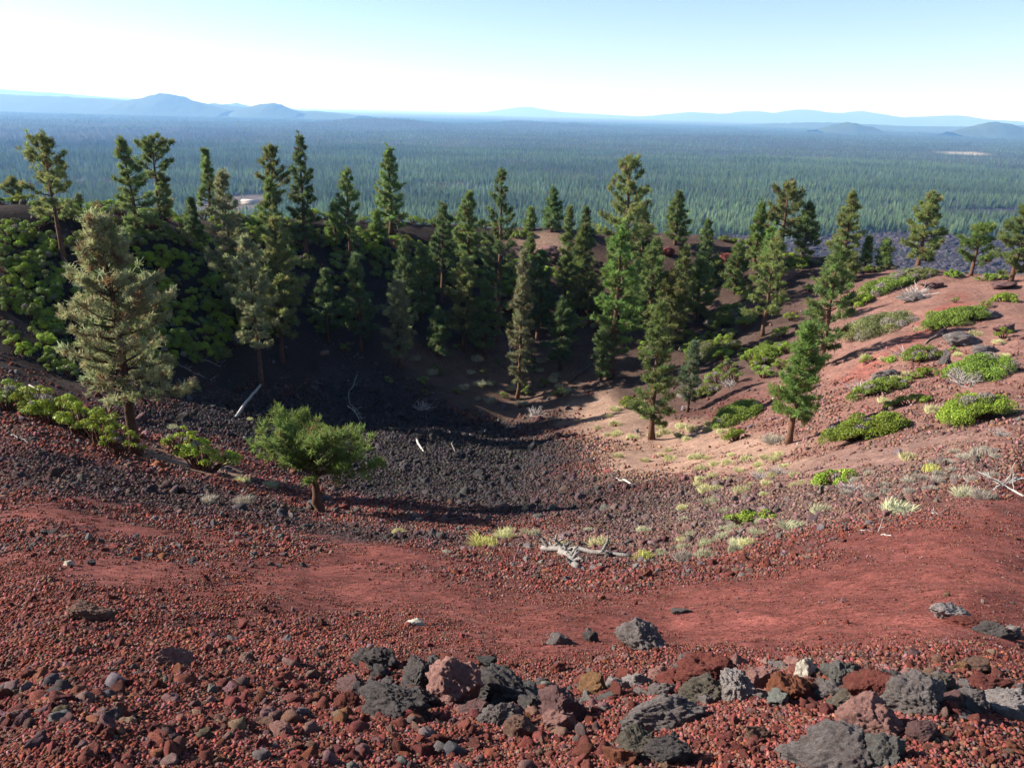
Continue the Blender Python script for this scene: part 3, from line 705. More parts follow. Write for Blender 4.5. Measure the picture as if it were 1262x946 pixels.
TUFTS = [
 (600,672,52,'yellow','wide yellow green tuft at the lower edge of the black rubble'),
 (625,662,30,'straw','pale tuft touching the wide yellow green tuft'),
 (690,678,44,'straw','straw tuft growing behind the gnarled grey driftwood trunk'),
 (740,674,32,'straw','rounded tuft right behind the gnarled trunk end'),
 (792,688,30,'yellow','yellowish tuft alone just past the gnarled trunk'),
 (656,660,28,'sage','sage tuft between the yellow tuft and the driftwood'),
 (844,690,28,'grey','grey spindly tuft below the lowest bright shrub'),
 (840,668,24,'straw','small straw tuft uphill of the grey spindly tuft'),
 (872,606,26,'straw','straw tuft above the lowest bright shrub'),
 (878,620,24,'sage','sage tuft leaning on the lowest bright shrub'),
 (916,608,26,'straw','pale tuft uphill of the lowest bright shrub'),
 (842,628,18,'straw','little straw tuft at the edge of the grey rubble'),
 (895,632,22,'sage','sage clump hugging the lowest bright shrub'),
 (1110,634,66,'sage','long sage clump on the boundary of red sand and rubble'),
 (1192,612,34,'sage','sage tuft beside the dead branches at the picture edge'),
 (1216,614,34,'grey','grey tuft under the dead branches at the picture edge'),
 (1146,580,26,'yellow','yellowish tuft among dark rubble upslope of the long sage clump'),
 (1120,566,26,'straw','straw tuft among dark rubble near the grey sand band'),
 (1210,560,50,'grey','wide grey tuft near the bulky bright lime shrub'),
 (980,650,42,'sage','sage clump beside the lowest bright shrub on red rubble'),
 (1012,632,28,'sage','dusty sage tuft downhill of the shrub in dark rubble'),
 (920,672,24,'straw','lone straw tuft on the red rubble below the shrub'),
 (1150,508,26,'straw','straw tuft on the smooth bare slope between shrub mats'),
 (956,545,30,'grey','grey tuft by the clear stem of the bright young pine'),
 (300,622,30,'grey','grey tuft in the left rubble band below the shrub pair'),
 (256,620,26,'grey','greyish flat tuft next to dark rubble on the left'),
 (300,594,24,'straw','straw tuft on the tan strip beside the stunted pine'),
 (330,600,22,'sage','sage tuft closest to the stunted bushy pine'),
 (280,572,16,'straw','rusty straw tuft at the end of the low shrub pair'),
 (490,658,22,'straw','straw tuft by the end of the long tree shadow'),
 (212,528,16,'sage','pale tuft on the black rubble behind the big trunk'),
 (124,470,16,'straw','dry tuft on the shaded red slope by the big crown'),
 (307,518,12,'straw','tiny pale tuft near the foot of the white fallen trunk'),
]
for i, t in enumerate(TUFTS): put_tuft(*t, None, i)
SCAT = [
 ([(850,560),(960,560),(1010,600),(990,625),(860,600)], 26, 'straw', 'thin straw tuft on the reddish slope below the dry grass', 'tufts below the dry grass slope', 16),
 ([(1010,610),(1100,570),(1230,545),(1230,590),(1100,615)], 22, 'grey', 'thin grey tuft among the dark rubble of the sunny side', 'grey tufts among the dark rubble', 18),
 ([(660,650),(830,640),(960,640),(900,690),(780,690)], 18, 'sage', 'faded tuft on the mixed red and grey rubble', 'tufts on the mixed rubble', 17),
 ([(720,510),(800,490),(920,530),(900,570),(770,580)], 26, 'straw', 'low straw tuft on the dry grass patch', 'tufts on the dry grass patch', 15),
 ([(480,440),(700,440),(700,510),(560,490)], 20, 'sage', 'dim tuft in the dappled shade of the crater floor', 'tufts in the dappled shade', 15),
 ([(1060,420),(1240,380),(1250,440),(1080,500)], 16, 'straw', 'dry tuft between the shrub mats of the upper slope', 'tufts between the shrub mats', 15),
]
for zi, (poly, n, kd, lab, grp, wpx) in enumerate(SCAT):
    for i, (u, v) in enumerate(in_poly(poly, n, 9, 60 + zi)): put_tuft(u, v, wpx * random.uniform(.7, 1.25), kd, lab, grp, i)

# ------------------------------------------------------------------ dead wood
def deadwood(p0, p1, r0, r1, col, twigs=0, tw=0.6, bend=0.1, seed=0):
    r = np.random.default_rng(seed); mb = MB(); p0 = np.asarray(p0, float); p1 = np.asarray(p1, float)
    L = np.linalg.norm(p1 - p0); k = np.linspace(0, 1, 9)[:, None]
    off = np.cumsum(r.normal(0, bend * 0.12, (9, 3)), 0) * L; off -= off[-1] * k; off[:, 2] = np.abs(off[:, 2]) * 0.7
    pts = p0 + (p1 - p0) * k + off * np.sin(k * math.pi)
    tube(mb, pts, np.linspace(r0, r1, 9), 8, col, True, 0.16)
    for i in range(twigs):
        f = r.uniform(0.15, 1.0); b = np.array([np.interp(f, k[:, 0], pts[:, j]) for j in range(3)])
        d = unit((p1 - p0)[None])[0] * r.uniform(-0.2, 0.9) + r.normal(0, 0.7, 3); d[2] = abs(d[2]) * 0.8 + 0.1; d /= np.linalg.norm(d)
        l = tw * r.uniform(0.5, 1.2); kk = np.linspace(0, 1, 5)[:, None]
        tp = b + d * l * kk + r.normal(0, 0.05, (5, 3)) * l * kk
        tube(mb, tp, np.linspace(max(r1 * .7, r0 * 0.3), 0.006, 5), 5, col, True, 0.1)
        for _ in range(2):
            d2 = unit((d + r.normal(0, 0.6, 3))[None])[0]; b2 = tp[int(r.integers(2, 4))]
            tube(mb, b2 + d2 * l * 0.45 * kk, np.linspace(r1 * 0.6, 0.005, 5), 4, col, True)
    return mb
WHITE = (0.38, 0.355, 0.325); GREYW = (0.21, 0.19, 0.175); DARKW = (0.09, 0.07, 0.06); BRW = (0.2, 0.15, 0.12)
LOGS = [
 (513,541,523,558,.17,.1,WHITE,0,0,.0,'short bleached white log lying in the black rubble'),
 (556,536,562,562,.07,.04,GREYW,0,0,.0,'thin grey log near the bleached white one in the shade'),
 (760,590,792,610,.11,.05,WHITE,4,.8,.0,'bleached branch forked at its end at the edge of black rubble'),
 (776,686,668,682,.08,.12,GREYW,6,.45,.1,'gnarled grey driftwood trunk lying among yellow tufts'),
 (712,700,690,680,.11,.14,GREYW,9,.35,.05,'knotted pale root mass at the end of the driftwood trunk'),
 (1300,592,1226,606,.09,.03,WHITE,9,.7,.1,'tangle of white dead branches at the edge of the red slope'),
 (1262,612,1222,600,.05,.02,WHITE,5,.5,.15,'single white forked branch lying under the white tangle'),
 (291,515,322,474,.2,.17,WHITE,0,0,.0,'white fallen trunk propped at the foot of a shaded wall pine'),
 (700,472,738,442,.22,.16,DARKW,0,0,.0,'dark burnt log sloping down beside the stout red trunk'),
 (440,462,446,520,.09,.05,GREYW,4,.9,.0,'slim grey snag lying down the shaded wall'),
 (428,500,446,522,.1,.04,WHITE,6,.9,.0,'pale broken branches at the lower end of the grey snag'),
 (1140,424,1165,396,.13,.2,BRW,3,.5,.1,'leaning dead log with a white broken head above the mats'),
 (232,440,272,452,.1,.06,GREYW,4,1.2,.0,'dead fallen stem in the blue shade of the wall'),
 (215,448,262,470,.09,.05,GREYW,5,1.2,.0,'second dead stem lower in the blue shade of the wall'),
 (622,398,632,452,.12,.09,WHITE,0,0,.0,'slender white leaning trunk by the very narrow ragged pine'),
 (640,500,690,503,.12,.06,DARKW,2,.8,.0,'dark log lying across the shaded floor'),
 (36,475,50,482,.09,.07,WHITE,0,0,.0,'white stick on the shaded red slope behind the shoulder row'),
 (14,536,40,548,.05,.03,GREYW,2,.4,.0,'weathered stick on the red sand below the shoulder row'),
 (395,548,440,560,.1,.05,DARKW,3,.7,.0,'dark fallen limb behind the stunted bushy pine'),
 (1060,654,1098,660,.035,.02,WHITE,2,.3,.0,'thin bleached stick on the red sand below the long sage clump'),
 (1148,633,1162,634,.03,.02,WHITE,1,.2,.0,'short bleached stick at the end of the long sage clump'),
 (343,651,352,655,.05,.03,WHITE,0,0,.0,'small white chip of wood below the stunted pine'),
 (700,345,730,352,.1,.06,DARKW,2,.6,.2,'crooked dark limb hanging on the central wall'),
 (525,340,530,345,.22,.2,WHITE,0,0,.0,'white stump on the wall under the rim shrubs'),
]
for i, (u0, v0, u1, v1, ra, rb, c, tw, twl, lift, lab) in enumerate(LOGS):
    A0, A1 = hit(u0, v0), hit(u1, v1); ra *= .5; rb *= .5; A0[2] += ra * 0.6; A1[2] += rb * 0.6 + lift
    mb = deadwood(np.zeros(3), A1 - A0, ra, rb, c, tw, twl * .8, 0.2 if tw else 0.05, 300 + i)
    thing('dead_wood', A0, lab, 'dead wood', 'bleached and burnt dead wood', mb.mesh('dead_wood', M_dead, True))
def deadbush(seed):
    r = np.random.default_rng(seed); mb = MB()
    for i in range(70):
        a = r.uniform(0, 6.28); el = r.uniform(0.25, 1.3); L = r.uniform(0.35, 0.8); d = np.array([math.cos(a)*math.cos(el), math.sin(a)*math.cos(el), math.sin(el)*0.7])
        k = np.linspace(0, 1, 4)[:, None]; p = np.array([r.normal(0, .1), r.normal(0, .1), -.03]) + d * L * k + r.normal(0, .05, (4, 3)) * k
        tube(mb, p, np.linspace(.014, .006, 4), 4, np.array([0.4, 0.36, 0.34]) * r.uniform(.7, 1.2), False)
    return mb.mesh('dead_twigs', M_dead)
DB = [deadbush(s) for s in (1, 2, 3)]
for i, (u, v, w, lab) in enumerate(((1118,440,34,'grey dead brush in the shadow tip of the densest pine'),(1185,472,40,'grey dead brush left of the twiggy shrub'),
    (1066,482,40,'silver dead brush at the upper edge of the grey flecked mat'),(900,476,28,'silver dead twigs above the dark green shrub clump'),
    (1234,536,22,'dead twigs at the foot of the bulky bright lime shrub'),(1050,606,34,'dead twigs at the lower edge of the shrub in rubble'),
    (905,648,26,'dead twigs inside the low end of the sprawling bright shrub'),(938,590,26,'grey twig bush on the slope above the sprawling shrub'),
    (962,584,26,'second grey twig bush, nearer the grey sand band'),(225,478,26,'grey twigs at the lower branches of the big olive pine'),
    (520,505,26,'dim dead brush on the shaded floor'),(660,512,26,'greyish dead brush at the shadow line of the floor'),(1128,366,44,'pale grey dead brush above the wide faded olive shrub'))):
    B = hit(u, v); s = w * depth(B) / F / 1.1
    o = thing('dead_brush', B, lab, 'dead brush', 'grey dead brush', DB[i % 3]); o.scale = (s, s, s); o.rotation_euler[2] = i * 1.7

# ------------------------------------------------------------------ rocks
def ico(sub):
    bm = bmesh.new(); bmesh.ops.create_icosphere(bm, subdivisions=sub, radius=1)
    bm.verts.ensure_lookup_table()
    V = np.array([v.co[:] for v in bm.verts]); T = np.array([[v.index for v in f.verts] for f in bm.faces]); bm.free()
    return V, T
ICO = {s: ico(s) for s in (1, 2, 3, 4, 5, 6)}
def rock(seed, sub=4, cuts=9, amp=0.16, fine=0.05, squash=(1, 1, 1), mat=None, jit=0.0, mesh=True):
    r = np.random.default_rng(seed); V, T = ICO[sub]; V = V.copy()
    V = V * r.uniform(0.75, 1.25, 3)
    for _ in range(cuts):
        n = unit(r.normal(0, 1, (1, 3)))[0]; d = r.uniform(0.42, 0.85)
        s = V @ n; V = V - np.maximum(0, s - d)[:, None] * n * 0.97
    o = r.uniform(0, 50, 3)
    N = unit(V)
    V = V * (1 + amp * fbm(V[:, 0]*1.9 + o[0], V[:, 1]*1.9 + o[1], V[:, 2]*1.9 + o[2], 3, seed))[:, None]
    if fine:
        f = fbm(V[:, 0]*4.5 + o[1], V[:, 1]*4.5 + o[2], V[:, 2]*4.5 + o[0], 3, seed + 5)
        D_ = fine * (np.abs(f) * 1.4 - 0.5)
        if sub >= 4:
            W_ = V * 13 + o; D_ = D_ + fine * 0.5 * (np.abs(fbm(W_[:, 0], W_[:, 1], W_[:, 2], 3, seed + 8)) * 1.5 - 0.5)
        if sub >= 5:
            W_ = V * 34 + o; g = vn(W_[:, 0], W_[:, 1], W_[:, 2], seed + 9); D_ = D_ - fine * 0.5 * np.maximum(0, g - 0.15)
        V = V + N * D_[:, None]
    if jit: V = V + r.normal(0, jit, V.shape)
    lo, hi = V.min(0), V.max(0)
    V = (V - (lo + hi) / 2) / (hi - lo) * 2 * np.asarray(squash)
    if not mesh: return V, T
    mb = MB(); mb.add(V, T); return mb.mesh('rock', mat, False)
cBLK = (0.09, 0.08, 0.079); cGRY = (0.17, 0.145, 0.139); cLGR = (0.3, 0.262, 0.25); cPUR = (0.145, 0.082, 0.08); cRED = (0.15, 0.046, 0.037); cPNK = (0.29, 0.155, 0.135); cORG = (0.21, 0.078, 0.045); cOCH = (0.22, 0.12, 0.06); cOLV = (0.125, 0.108, 0.085); cWHT = (0.62, 0.56, 0.47); cGRN = (0.13, 0.125, 0.115); cBRN = (0.17, 0.1, 0.075)
ROCKS = [
 (462,812,54,32,cBLK,'g','jet black rough boulder at the upper end of the boulder row'),
 (432,846,42,24,cPUR,'r','flat purple pink slab below the jet black boulder'),
 (424,866,30,22,cRED,'r','rust red lump under the purple pink slab'),
 (484,866,82,46,cBLK,'g','long charcoal boulder slanting at the start of the row'),
 (518,833,40,42,cBLK,'g','upright black brown stone behind the long charcoal boulder'),
 (556,845,60,58,cPNK,'r','large rounded pinkish brown boulder in the row'),
 (522,862,36,26,cBLK,'g','black knob wedged between charcoal and pinkish boulders'),
 (622,852,74,48,cBLK,'g','broad craggy black boulder beside the pinkish one'),
 (656,868,30,26,cBLK,'g','small black stone stuck to the craggy black boulder'),
 (618,884,48,34,cGRY,'g','pale faceted grey stone in front of the craggy black boulder'),
 (588,872,40,22,cPUR,'r','purple stone squeezed between pinkish and pale faceted rocks'),
 (698,873,54,46,cPUR,'r','purple pointed boulder with deep shadow on one side'),
 (690,892,34,28,cPNK,'r','pink red stone at the foot of the purple pointed boulder'),
 (790,787,52,36,cGRY,'g','lone grey boulder sitting on the smooth red sand'),
 (688,788,30,13,cGRY,'g','low grey stone left of the lone grey boulder on sand'),
 (728,785,17,13,cBLK,'g','small dark stone between the low stone and lone boulder'),
 (730,845,28,28,cOCH,'r','ochre yellow stone standing in the row'),
 (757,844,32,20,cLGR,'g','light grey stone next to the ochre yellow stone'),
 (753,860,30,14,cGRN,'g','flat greenish stone under the light grey stone'),
 (785,838,30,18,cLGR,'g','pale greenish grey stone behind the long grey slab'),
 (822,884,94,40,cGRY,'g','long humped grey boulder with a pitted top'),
 (790,920,50,36,cOLV,'g','olive lichened stone near the bottom edge'),
 (826,926,54,36,cBLK,'g','black flat stone beside the olive lichened stone'),
 (762,930,34,30,cORG,'r','orange red cinder block near the bottom edge'),
 (868,828,64,38,cRED,'r','large brick red boulder behind the row'),
 (818,832,30,22,cPNK,'r','salmon stone beside the large brick red boulder'),
 (870,852,56,36,cOLV,'g','greenish crumbly boulder in front of the brick red one'),
 (816,852,28,20,cGRY,'g','grey rounded stone left of the greenish crumbly boulder'),
 (913,848,40,40,cLGR,'g','ball shaped light grey stone in the row'),
 (944,838,40,36,cPNK,'r','knobbly pale pink cinder next to the ball shaped stone'),
 (976,850,46,42,cORG,'r','knobbly orange cinder below the white standing stone'),
 (994,822,25,38,cWHT,'g','white standing stone, brightest of the row'),
 (1042,831,40,36,cGRN,'g','grey green stone right of the white standing stone'),
 (1006,850,34,22,cBRN,'r','small tan stone at the foot of the white standing stone'),
 (1062,858,76,32,cOLV,'g','wide dull olive boulder under the grey green stone'),
 (1022,852,40,20,cGRY,'g','grey stone between the tan stone and wide olive boulder'),
 (1080,848,56,54,cRED,'r','tilted red slab in the row'),
 (1128,860,62,52,cGRY,'g','blocky bluish grey boulder right of the tilted red slab'),
 (1156,846,46,34,cOLV,'g','brownish crumbly stone on top of the bluish grey boulder'),
 (1074,888,68,54,cPNK,'r','angular pinkish block standing before the row'),
 (1020,926,92,56,cGRY,'g','biggest grey boulder cut by the bottom edge'),
 (1086,930,50,44,cGRN,'g','dark slate pyramid stone near the bottom edge'),
 (1196,866,40,30,cGRY,'g','grey stone near the end of the row'),
 (1168,864,28,24,cPUR,'r','purple stone between bluish grey boulder and row end'),
 (1242,872,52,32,cLGR,'g','light grey boulder at the very end of the row'),
 (1228,776,42,20,cBLK,'g','black stone in the group high on the sand'),
 (1244,778,26,16,cLGR,'g','light stone leaning on the black stone high on the sand'),
 (1200,768,48,12,cRED,'r','flat red slab beside the black stone high on the sand'),
 (1172,756,42,20,cLGR,'g','weathered grey stone streaked white on the sand'),
 (1186,821,20,14,cOCH,'r','small ochre stone between sand and row end'),
 (1206,822,32,18,cBRN,'r','brown stone next to the small ochre stone'),
 (1218,846,54,22,cRED,'r','flat rust slab above the light grey end boulder'),
 (840,752,28,9,cBLK,'g','dark flat stone alone in the middle of the sand'),
 (208,810,44,24,cPNK,'r','pinkish stone alone on the left rubble'),
 (112,756,46,24,cBRN,'r','brown lump on the left rubble'),
 (346,902,28,20,cPNK,'r','pale rose stone in the near red rubble'),
 (512,768,20,7,cWHT,'g','flat cream stone on the sand above the row'),
 (84,693,14,9,cWHT,'g','white stone on the upper left rubble'),
 (330,892,20,14,cBRN,'r','brown pebble uphill of the pale rose stone'),
 (640,900,34,26,cBRN,'r','brown stone below the pale faceted grey stone'),
 (935,905,28,18,cBRN,'r','rusty stone left of the biggest grey boulder'),
 (1140,905,36,20,cPUR,'r','mauve stone right of the angular pinkish block'),
 (1190,418,64,18,cGRY,'g','flat grey lava outcrop on the upper sunny slope'),
 (1214,432,40,14,cGRY,'g','second grey lava outcrop just below the flat one'),
 (1092,462,44,20,cGRY,'g','dark lava outcrop among the upper shrub mats'),
 (1166,440,18,24,cBLK,'g','dark upright outcrop beside the rounded grey twig shrub'),
 (1240,405,46,14,cPUR,'r','mauve outcrop near the twiggy shrub'),
 (1130,366,50,12,cGRY,'g','whitish outcrop above the wide faded olive shrub'),
 (1220,388,50,12,cGRY,'g','thin grey ledge right of the long green shrub'),
 (1240,352,40,10,cPUR,'r','mauve ledge on the rim crest'),
 (1150,352,40,10,cPUR,'r','reddish ledge on the rim below the clumpy pine'),
 (672,316,40,20,cPUR,'r','grey mauve rock face under the bare tan knoll'),
 (900,322,40,22,cRED,'r','red rock bank below the crest shrubs'),
 (820,312,26,12,cRED,'r','red rock lip under the neat pyramid pine'),
 (925,376,26,14,cPUR,'r','pinkish rock patch beside the airy olive pine'),
 (972,340,30,14,cPUR,'r','shaded rock step under the dark crest shrub'),
]
for i, (u, v, w, h, c, kd, lab) in enumerate(ROCKS):
    B = hit(u, v + h * 0.38); dp = depth(B); W = w * dp / F; Hh = h * dp / F
    big = dp < 7 and w > 34
    if 'outcrop' in lab or 'ledge' in lab: c = np.asarray(c) * 0.72; W *= .85
    me = rock(1000 + i, 6 if big else 5 if dp < 7 else 4 if dp < 15 else 4, 8 if kd == 'g' else 11, 0.2, 0.2 if dp > 15 else 0.085 if kd == 'g' else 0.065, (1, 1, 1), M_rockg if kd == 'g' else M_rock)
    D = min(W, max(Hh, W * 0.6)) * 0.9
    B = B + np.array([0, D * 0.22, 0]); B[2] = float(H(B[0], B[1])) + Hh * 0.27
    o = thing('boulder', B, lab, 'boulder' if w > 30 else 'stone', None, me)
    k_ = 1.3 if dp < 8 else 1.0
    o.scale = (W / 2 * k_, D / 2 * k_, max(Hh, 0.02) * 0.6 * k_); o.color = (*c, 1)
    o.rotation_euler = (random.uniform(-.12, .12), random.uniform(-.12, .12), random.uniform(-0.3, 0.3))
# loose single stones: the ones that show largest
SV = {k: [rock(2000 + 7*i + (50 if k == 'g' else 0), 4, 12, 0.26, 0.1, (1, .85, .75), M_rockg if k == 'g' else M_rock) for i in range(6)] for k in 'gr'}
LOOSE = [
 ([(430,800),(640,820),(720,850),(720,895),(600,890),(440,880)], 16, 14, cBLK, 'g', 'dark lump filling the upper half of the boulder row', 'dark lumps filling the upper row', (20, 38)),
 ([(840,820),(1000,820),(1262,850),(1262,885),(1000,880),(860,865)], 26, 13, cGRY, 'g', 'grey lump filling the lower half of the boulder row', 'grey lumps filling the lower row', (18, 38)),
 ([(700,835),(900,830),(1080,850),(1262,860),(1262,885),(900,880),(700,875)], 22, 13, cRED, 'r', 'red lump filling the gaps of the boulder row', 'red lumps filling the row', (16, 34)),
 ([(0,880),(420,880),(420,946),(0,946)], 46, 5, cRED, 'r', 'fist sized red cinder in the near rubble left of the boulder row', 'near red cinders left of the row', (10, 18)),
 ([(0,780),(400,790),(420,870),(0,870)], 44, 5, cBRN, 'r', 'brown cinder on the open rubble left of the jet black boulder', 'brown cinders on the left rubble', (8, 15)),
 ([(440,890),(760,900),(980,900),(980,946),(440,946)], 50, 5, cRED, 'r', 'red cinder packed below the boulder row', 'cinders packed below the row', (10, 20)),
 ([(1080,885),(1262,890),(1262,946),(1110,946)], 26, 5, cORG, 'r', 'orange cinder in front of the row end', 'orange cinders before the row end', (9, 17)),
 ([(440,800),(560,815),(700,825),(700,880),(460,880)], 20, 7, cRED, 'r', 'red lump wedged along the upper half of the boulder row', 'red lumps along the upper row', (14, 26)),
 ([(860,815),(1120,825),(1262,850),(1262,880),(900,870)], 26, 8, cPNK, 'r', 'pinkish lump wedged along the lower half of the boulder row', 'pinkish lumps along the lower row', (14, 28)),
 ([(720,830),(960,835),(1000,870),(700,880)], 22, 8, cGRY, 'g', 'grey lump between the ochre stone and the ball shaped stone', 'grey lumps in mid row', (12, 24)),
 ([(700,840),(960,850),(1000,870),(700,880)], 22, 5, cPUR, 'r', 'mauve cinder lying between the boulders of the row', 'mauve cinders between the boulders', (9, 16)),
 ([(0,650),(200,660),(400,690),(380,700),(0,695)], 20, 5, cBLK, 'g', 'black stone on the upper left rubble', 'black stones on the upper left rubble', (7, 13)),
 ([(640,690),(900,690),(860,725),(680,720)], 20, 5, cGRY, 'g', 'grey stone on the rubble below the driftwood trunk', 'grey stones below the driftwood', (6, 12)),
]
for zi, (poly, n, ms, c, kd, lab, grp, (a, b)) in enumerate(LOOSE):
    r = np.random.default_rng(3000 + zi)
    for (u, v) in in_poly(poly, n, ms, 80 + zi):
        B = hit(u, v); W = r.uniform(a, b) * depth(B) / F; B[2] += W * 0.14
        o = thing('cinder_stone', B, lab, 'stone', grp, SV[kd][int(r.integers(6))])
        s = W / 2; o.scale = (s, s, s); o.rotation_euler = tuple(r.uniform(-.5, .5, 2)) + (r.uniform(0, 6.28),)
        o.color = tuple(np.asarray(c) * r.uniform(.7, 1.35) * (1 + r.normal(0, .03, 3))) + (1,)

# ------------------------------------------------------------------ rubble and forest: one object each, instances of a few shapes
def instancer(name, P, scl, rot, idx, col, protos):
    cl = bpy.data.collections.new(name + '_shapes')
    for j, me in enumerate(protos):
        cl.objects.link(bpy.data.objects.new('%s_shape' % name, me))
    me = bpy.data.meshes.new(name); me.vertices.add(len(P)); me.vertices.foreach_set('co', P.astype(np.float32).ravel())
    for nm, ty, arr in (('scl', 'FLOAT_VECTOR', scl), ('rot', 'FLOAT_VECTOR', rot)):
        me.attributes.new(nm, ty, 'POINT').data.foreach_set('vector', arr.astype(np.float32).ravel())
    me.attributes.new('idx', 'INT', 'POINT').data.foreach_set('value', idx.astype(np.int32))
    me.attributes.new('col', 'FLOAT_COLOR', 'POINT').data.foreach_set('color', np.concatenate([col, np.ones((len(col), 1))], 1).astype(np.float32).ravel())
    g = bpy.data.node_groups.new(name, 'GeometryNodeTree')
    g.interface.new_socket('Geometry', in_out='INPUT', socket_type='NodeSocketGeometry')
    g.interface.new_socket('Geometry', in_out='OUTPUT', socket_type='NodeSocketGeometry')
    N = g.nodes.new; gi = N('NodeGroupInput'); go = N('NodeGroupOutput')
    io = N('GeometryNodeInstanceOnPoints'); ci = N('GeometryNodeCollectionInfo')
    ci.inputs['Collection'].default_value = cl; ci.inputs['Separate Children'].default_value = True; ci.inputs['Reset Children'].default_value = True
    io.inputs['Pick Instance'].default_value = True
    def at(nm, ty):
        n = N('GeometryNodeInputNamedAttribute'); n.data_type = ty; n.inputs['Name'].default_value = nm
        return [o for o in n.outputs if o.enabled and o.name == 'Attribute'][0]
    L = g.links.new
    L(gi.outputs[0], io.inputs['Points']); L(ci.outputs[0], io.inputs['Instance'])
    L(at('idx', 'INT'), io.inputs['Instance Index']); L(at('rot', 'FLOAT_VECTOR'), io.inputs['Rotation']); L(at('scl', 'FLOAT_VECTOR'), io.inputs['Scale'])
    L(io.outputs[0], go.inputs[0])
    o = link(name, me); md = o.modifiers.new('scatter', 'NODES'); md.node_group = g
    o['kind'] = 'stuff'
    return o
def zones(x, y, rad):
    sand = np.maximum.reduce([Z_sand(x, y), Z_sand2(x, y), Z_sand3(x, y), Z_sand4(x, y)])
    black = Z_black(x, y); band = Z_band(x, y); tan = np.maximum(Z_tan(x, y), Z_tan3(x, y)); right = Z_right(x, y); grr = Z_grrub(x, y)
    clump = sstep(-0.55, 0.75, fbm(x / (0.35 + rad*0.05), y / (0.35 + rad*0.05), oc=3, seed=51))
    near = 1 - sstep(3.4, 5.0, rad)
    d = np.maximum(0.22 + 0.78 * clump, near * 0.95)
    return sand, black, band, tan, right, grr, near, d
def stonecol(x, y, rad, sand, black, band, grr, right, r):
    n = len(x); pick = r.random(n)
    rc = np.where((pick < 0.56)[:, None], np.array(cRED), np.where((pick < 0.74)[:, None], np.array(cPUR), np.where((pick < 0.87)[:, None], np.array(cBRN), np.where((pick < 0.93)[:, None], np.array(cORG), np.array(cGRY) * 0.8))))
    dark = np.clip(sstep(7, 16, rad) * 0.6 * (1 - sand) * (1 - sstep(-2, 8, x) * 0.6), 0, 1)
    rc = np.where((r.random(n) < dark * 0.5)[:, None], np.array(cBLK) * 1.3, rc)
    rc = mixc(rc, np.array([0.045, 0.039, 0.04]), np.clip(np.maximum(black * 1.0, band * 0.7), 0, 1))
    rc = mixc(rc, np.array([0.14, 0.098, 0.09]), np.clip(grr * 0.55 + right * 0.35, 0, 0.8))
    return rc * r.uniform(0.6, 1.35, (n, 1)) * (1 + r.normal(0, 0.07, (n, 3)))
def tilt(x, y, spin):
    e = 0.4; nx_ = -(H(x + e, y) - H(x - e, y)) / (2*e); ny_ = -(H(x, y + e) - H(x, y - e)) / (2*e)
    nrm = unit(np.stack([nx_, ny_, np.ones_like(nx_)], 1))
    t = unit(np.cross(np.stack([-np.sin(spin), np.cos(spin), 0*spin], 1), nrm)); b = np.cross(nrm, t)
    return np.stack([np.arctan2(b[:, 2], nrm[:, 2]), -np.arcsin(np.clip(t[:, 2], -1, 1)), np.arctan2(t[:, 1], t[:, 0])], 1)
r = np.random.default_rng(11)
NR = 420000
rad = np.exp(r.uniform(math.log(1.6), math.log(75), NR)); az = r.uniform(-0.68, 0.68, NR)
x = rad * np.sin(az); y = rad * np.cos(az)
sand, black, band, tan, right, grr, near, dens = zones(x, y, rad)
dens = dens * 0.66
dens = dens * (1 - 0.8 * sand * (1 - near)); dens = np.maximum(dens, 0.95 * black); dens = np.maximum(dens, 0.8 * band); dens = np.maximum(dens, .7*grr)
dens = dens * (1 - 0.94 * tan) * (1 - 0.7 * right * (1 - grr)) * (1 - .9*Z_gray(x, y)*(1-grr))
dens = np.where((rad > 52) & (black < .3), dens * 0.2, dens)
keep = r.random(NR) < dens
x, y, rad = x[keep], y[keep], rad[keep]; sand, black, band, grr, right = sand[keep], black[keep], band[keep], grr[keep], right[keep]
n = len(x)
size = (0.003 + 0.0015 * rad) * (r.pareto(2.4, n) * 0.4 + 0.42)
size = np.minimum(size, 0.018 + 0.0055 * rad) * (1 - 0.42 * sand) * (1 + 0.45 * (sand < .3) * (rad < 30) * sstep(-0.1, 0.6, fbm(x / 1.6, y / 1.2, oc=3, seed=57)))
size = size * (1 + black * 0.5 * np.minimum(r.pareto(2.2, n), 1.6) - 0.15 * black)
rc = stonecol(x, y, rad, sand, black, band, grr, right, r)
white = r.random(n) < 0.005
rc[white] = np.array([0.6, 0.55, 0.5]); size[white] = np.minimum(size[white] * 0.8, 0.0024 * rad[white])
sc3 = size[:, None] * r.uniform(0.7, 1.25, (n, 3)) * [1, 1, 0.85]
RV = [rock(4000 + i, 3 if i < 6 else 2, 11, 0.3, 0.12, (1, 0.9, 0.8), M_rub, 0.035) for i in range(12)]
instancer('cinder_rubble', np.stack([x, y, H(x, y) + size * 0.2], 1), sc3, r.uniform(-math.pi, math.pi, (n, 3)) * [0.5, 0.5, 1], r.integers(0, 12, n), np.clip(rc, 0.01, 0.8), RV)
nstones = n
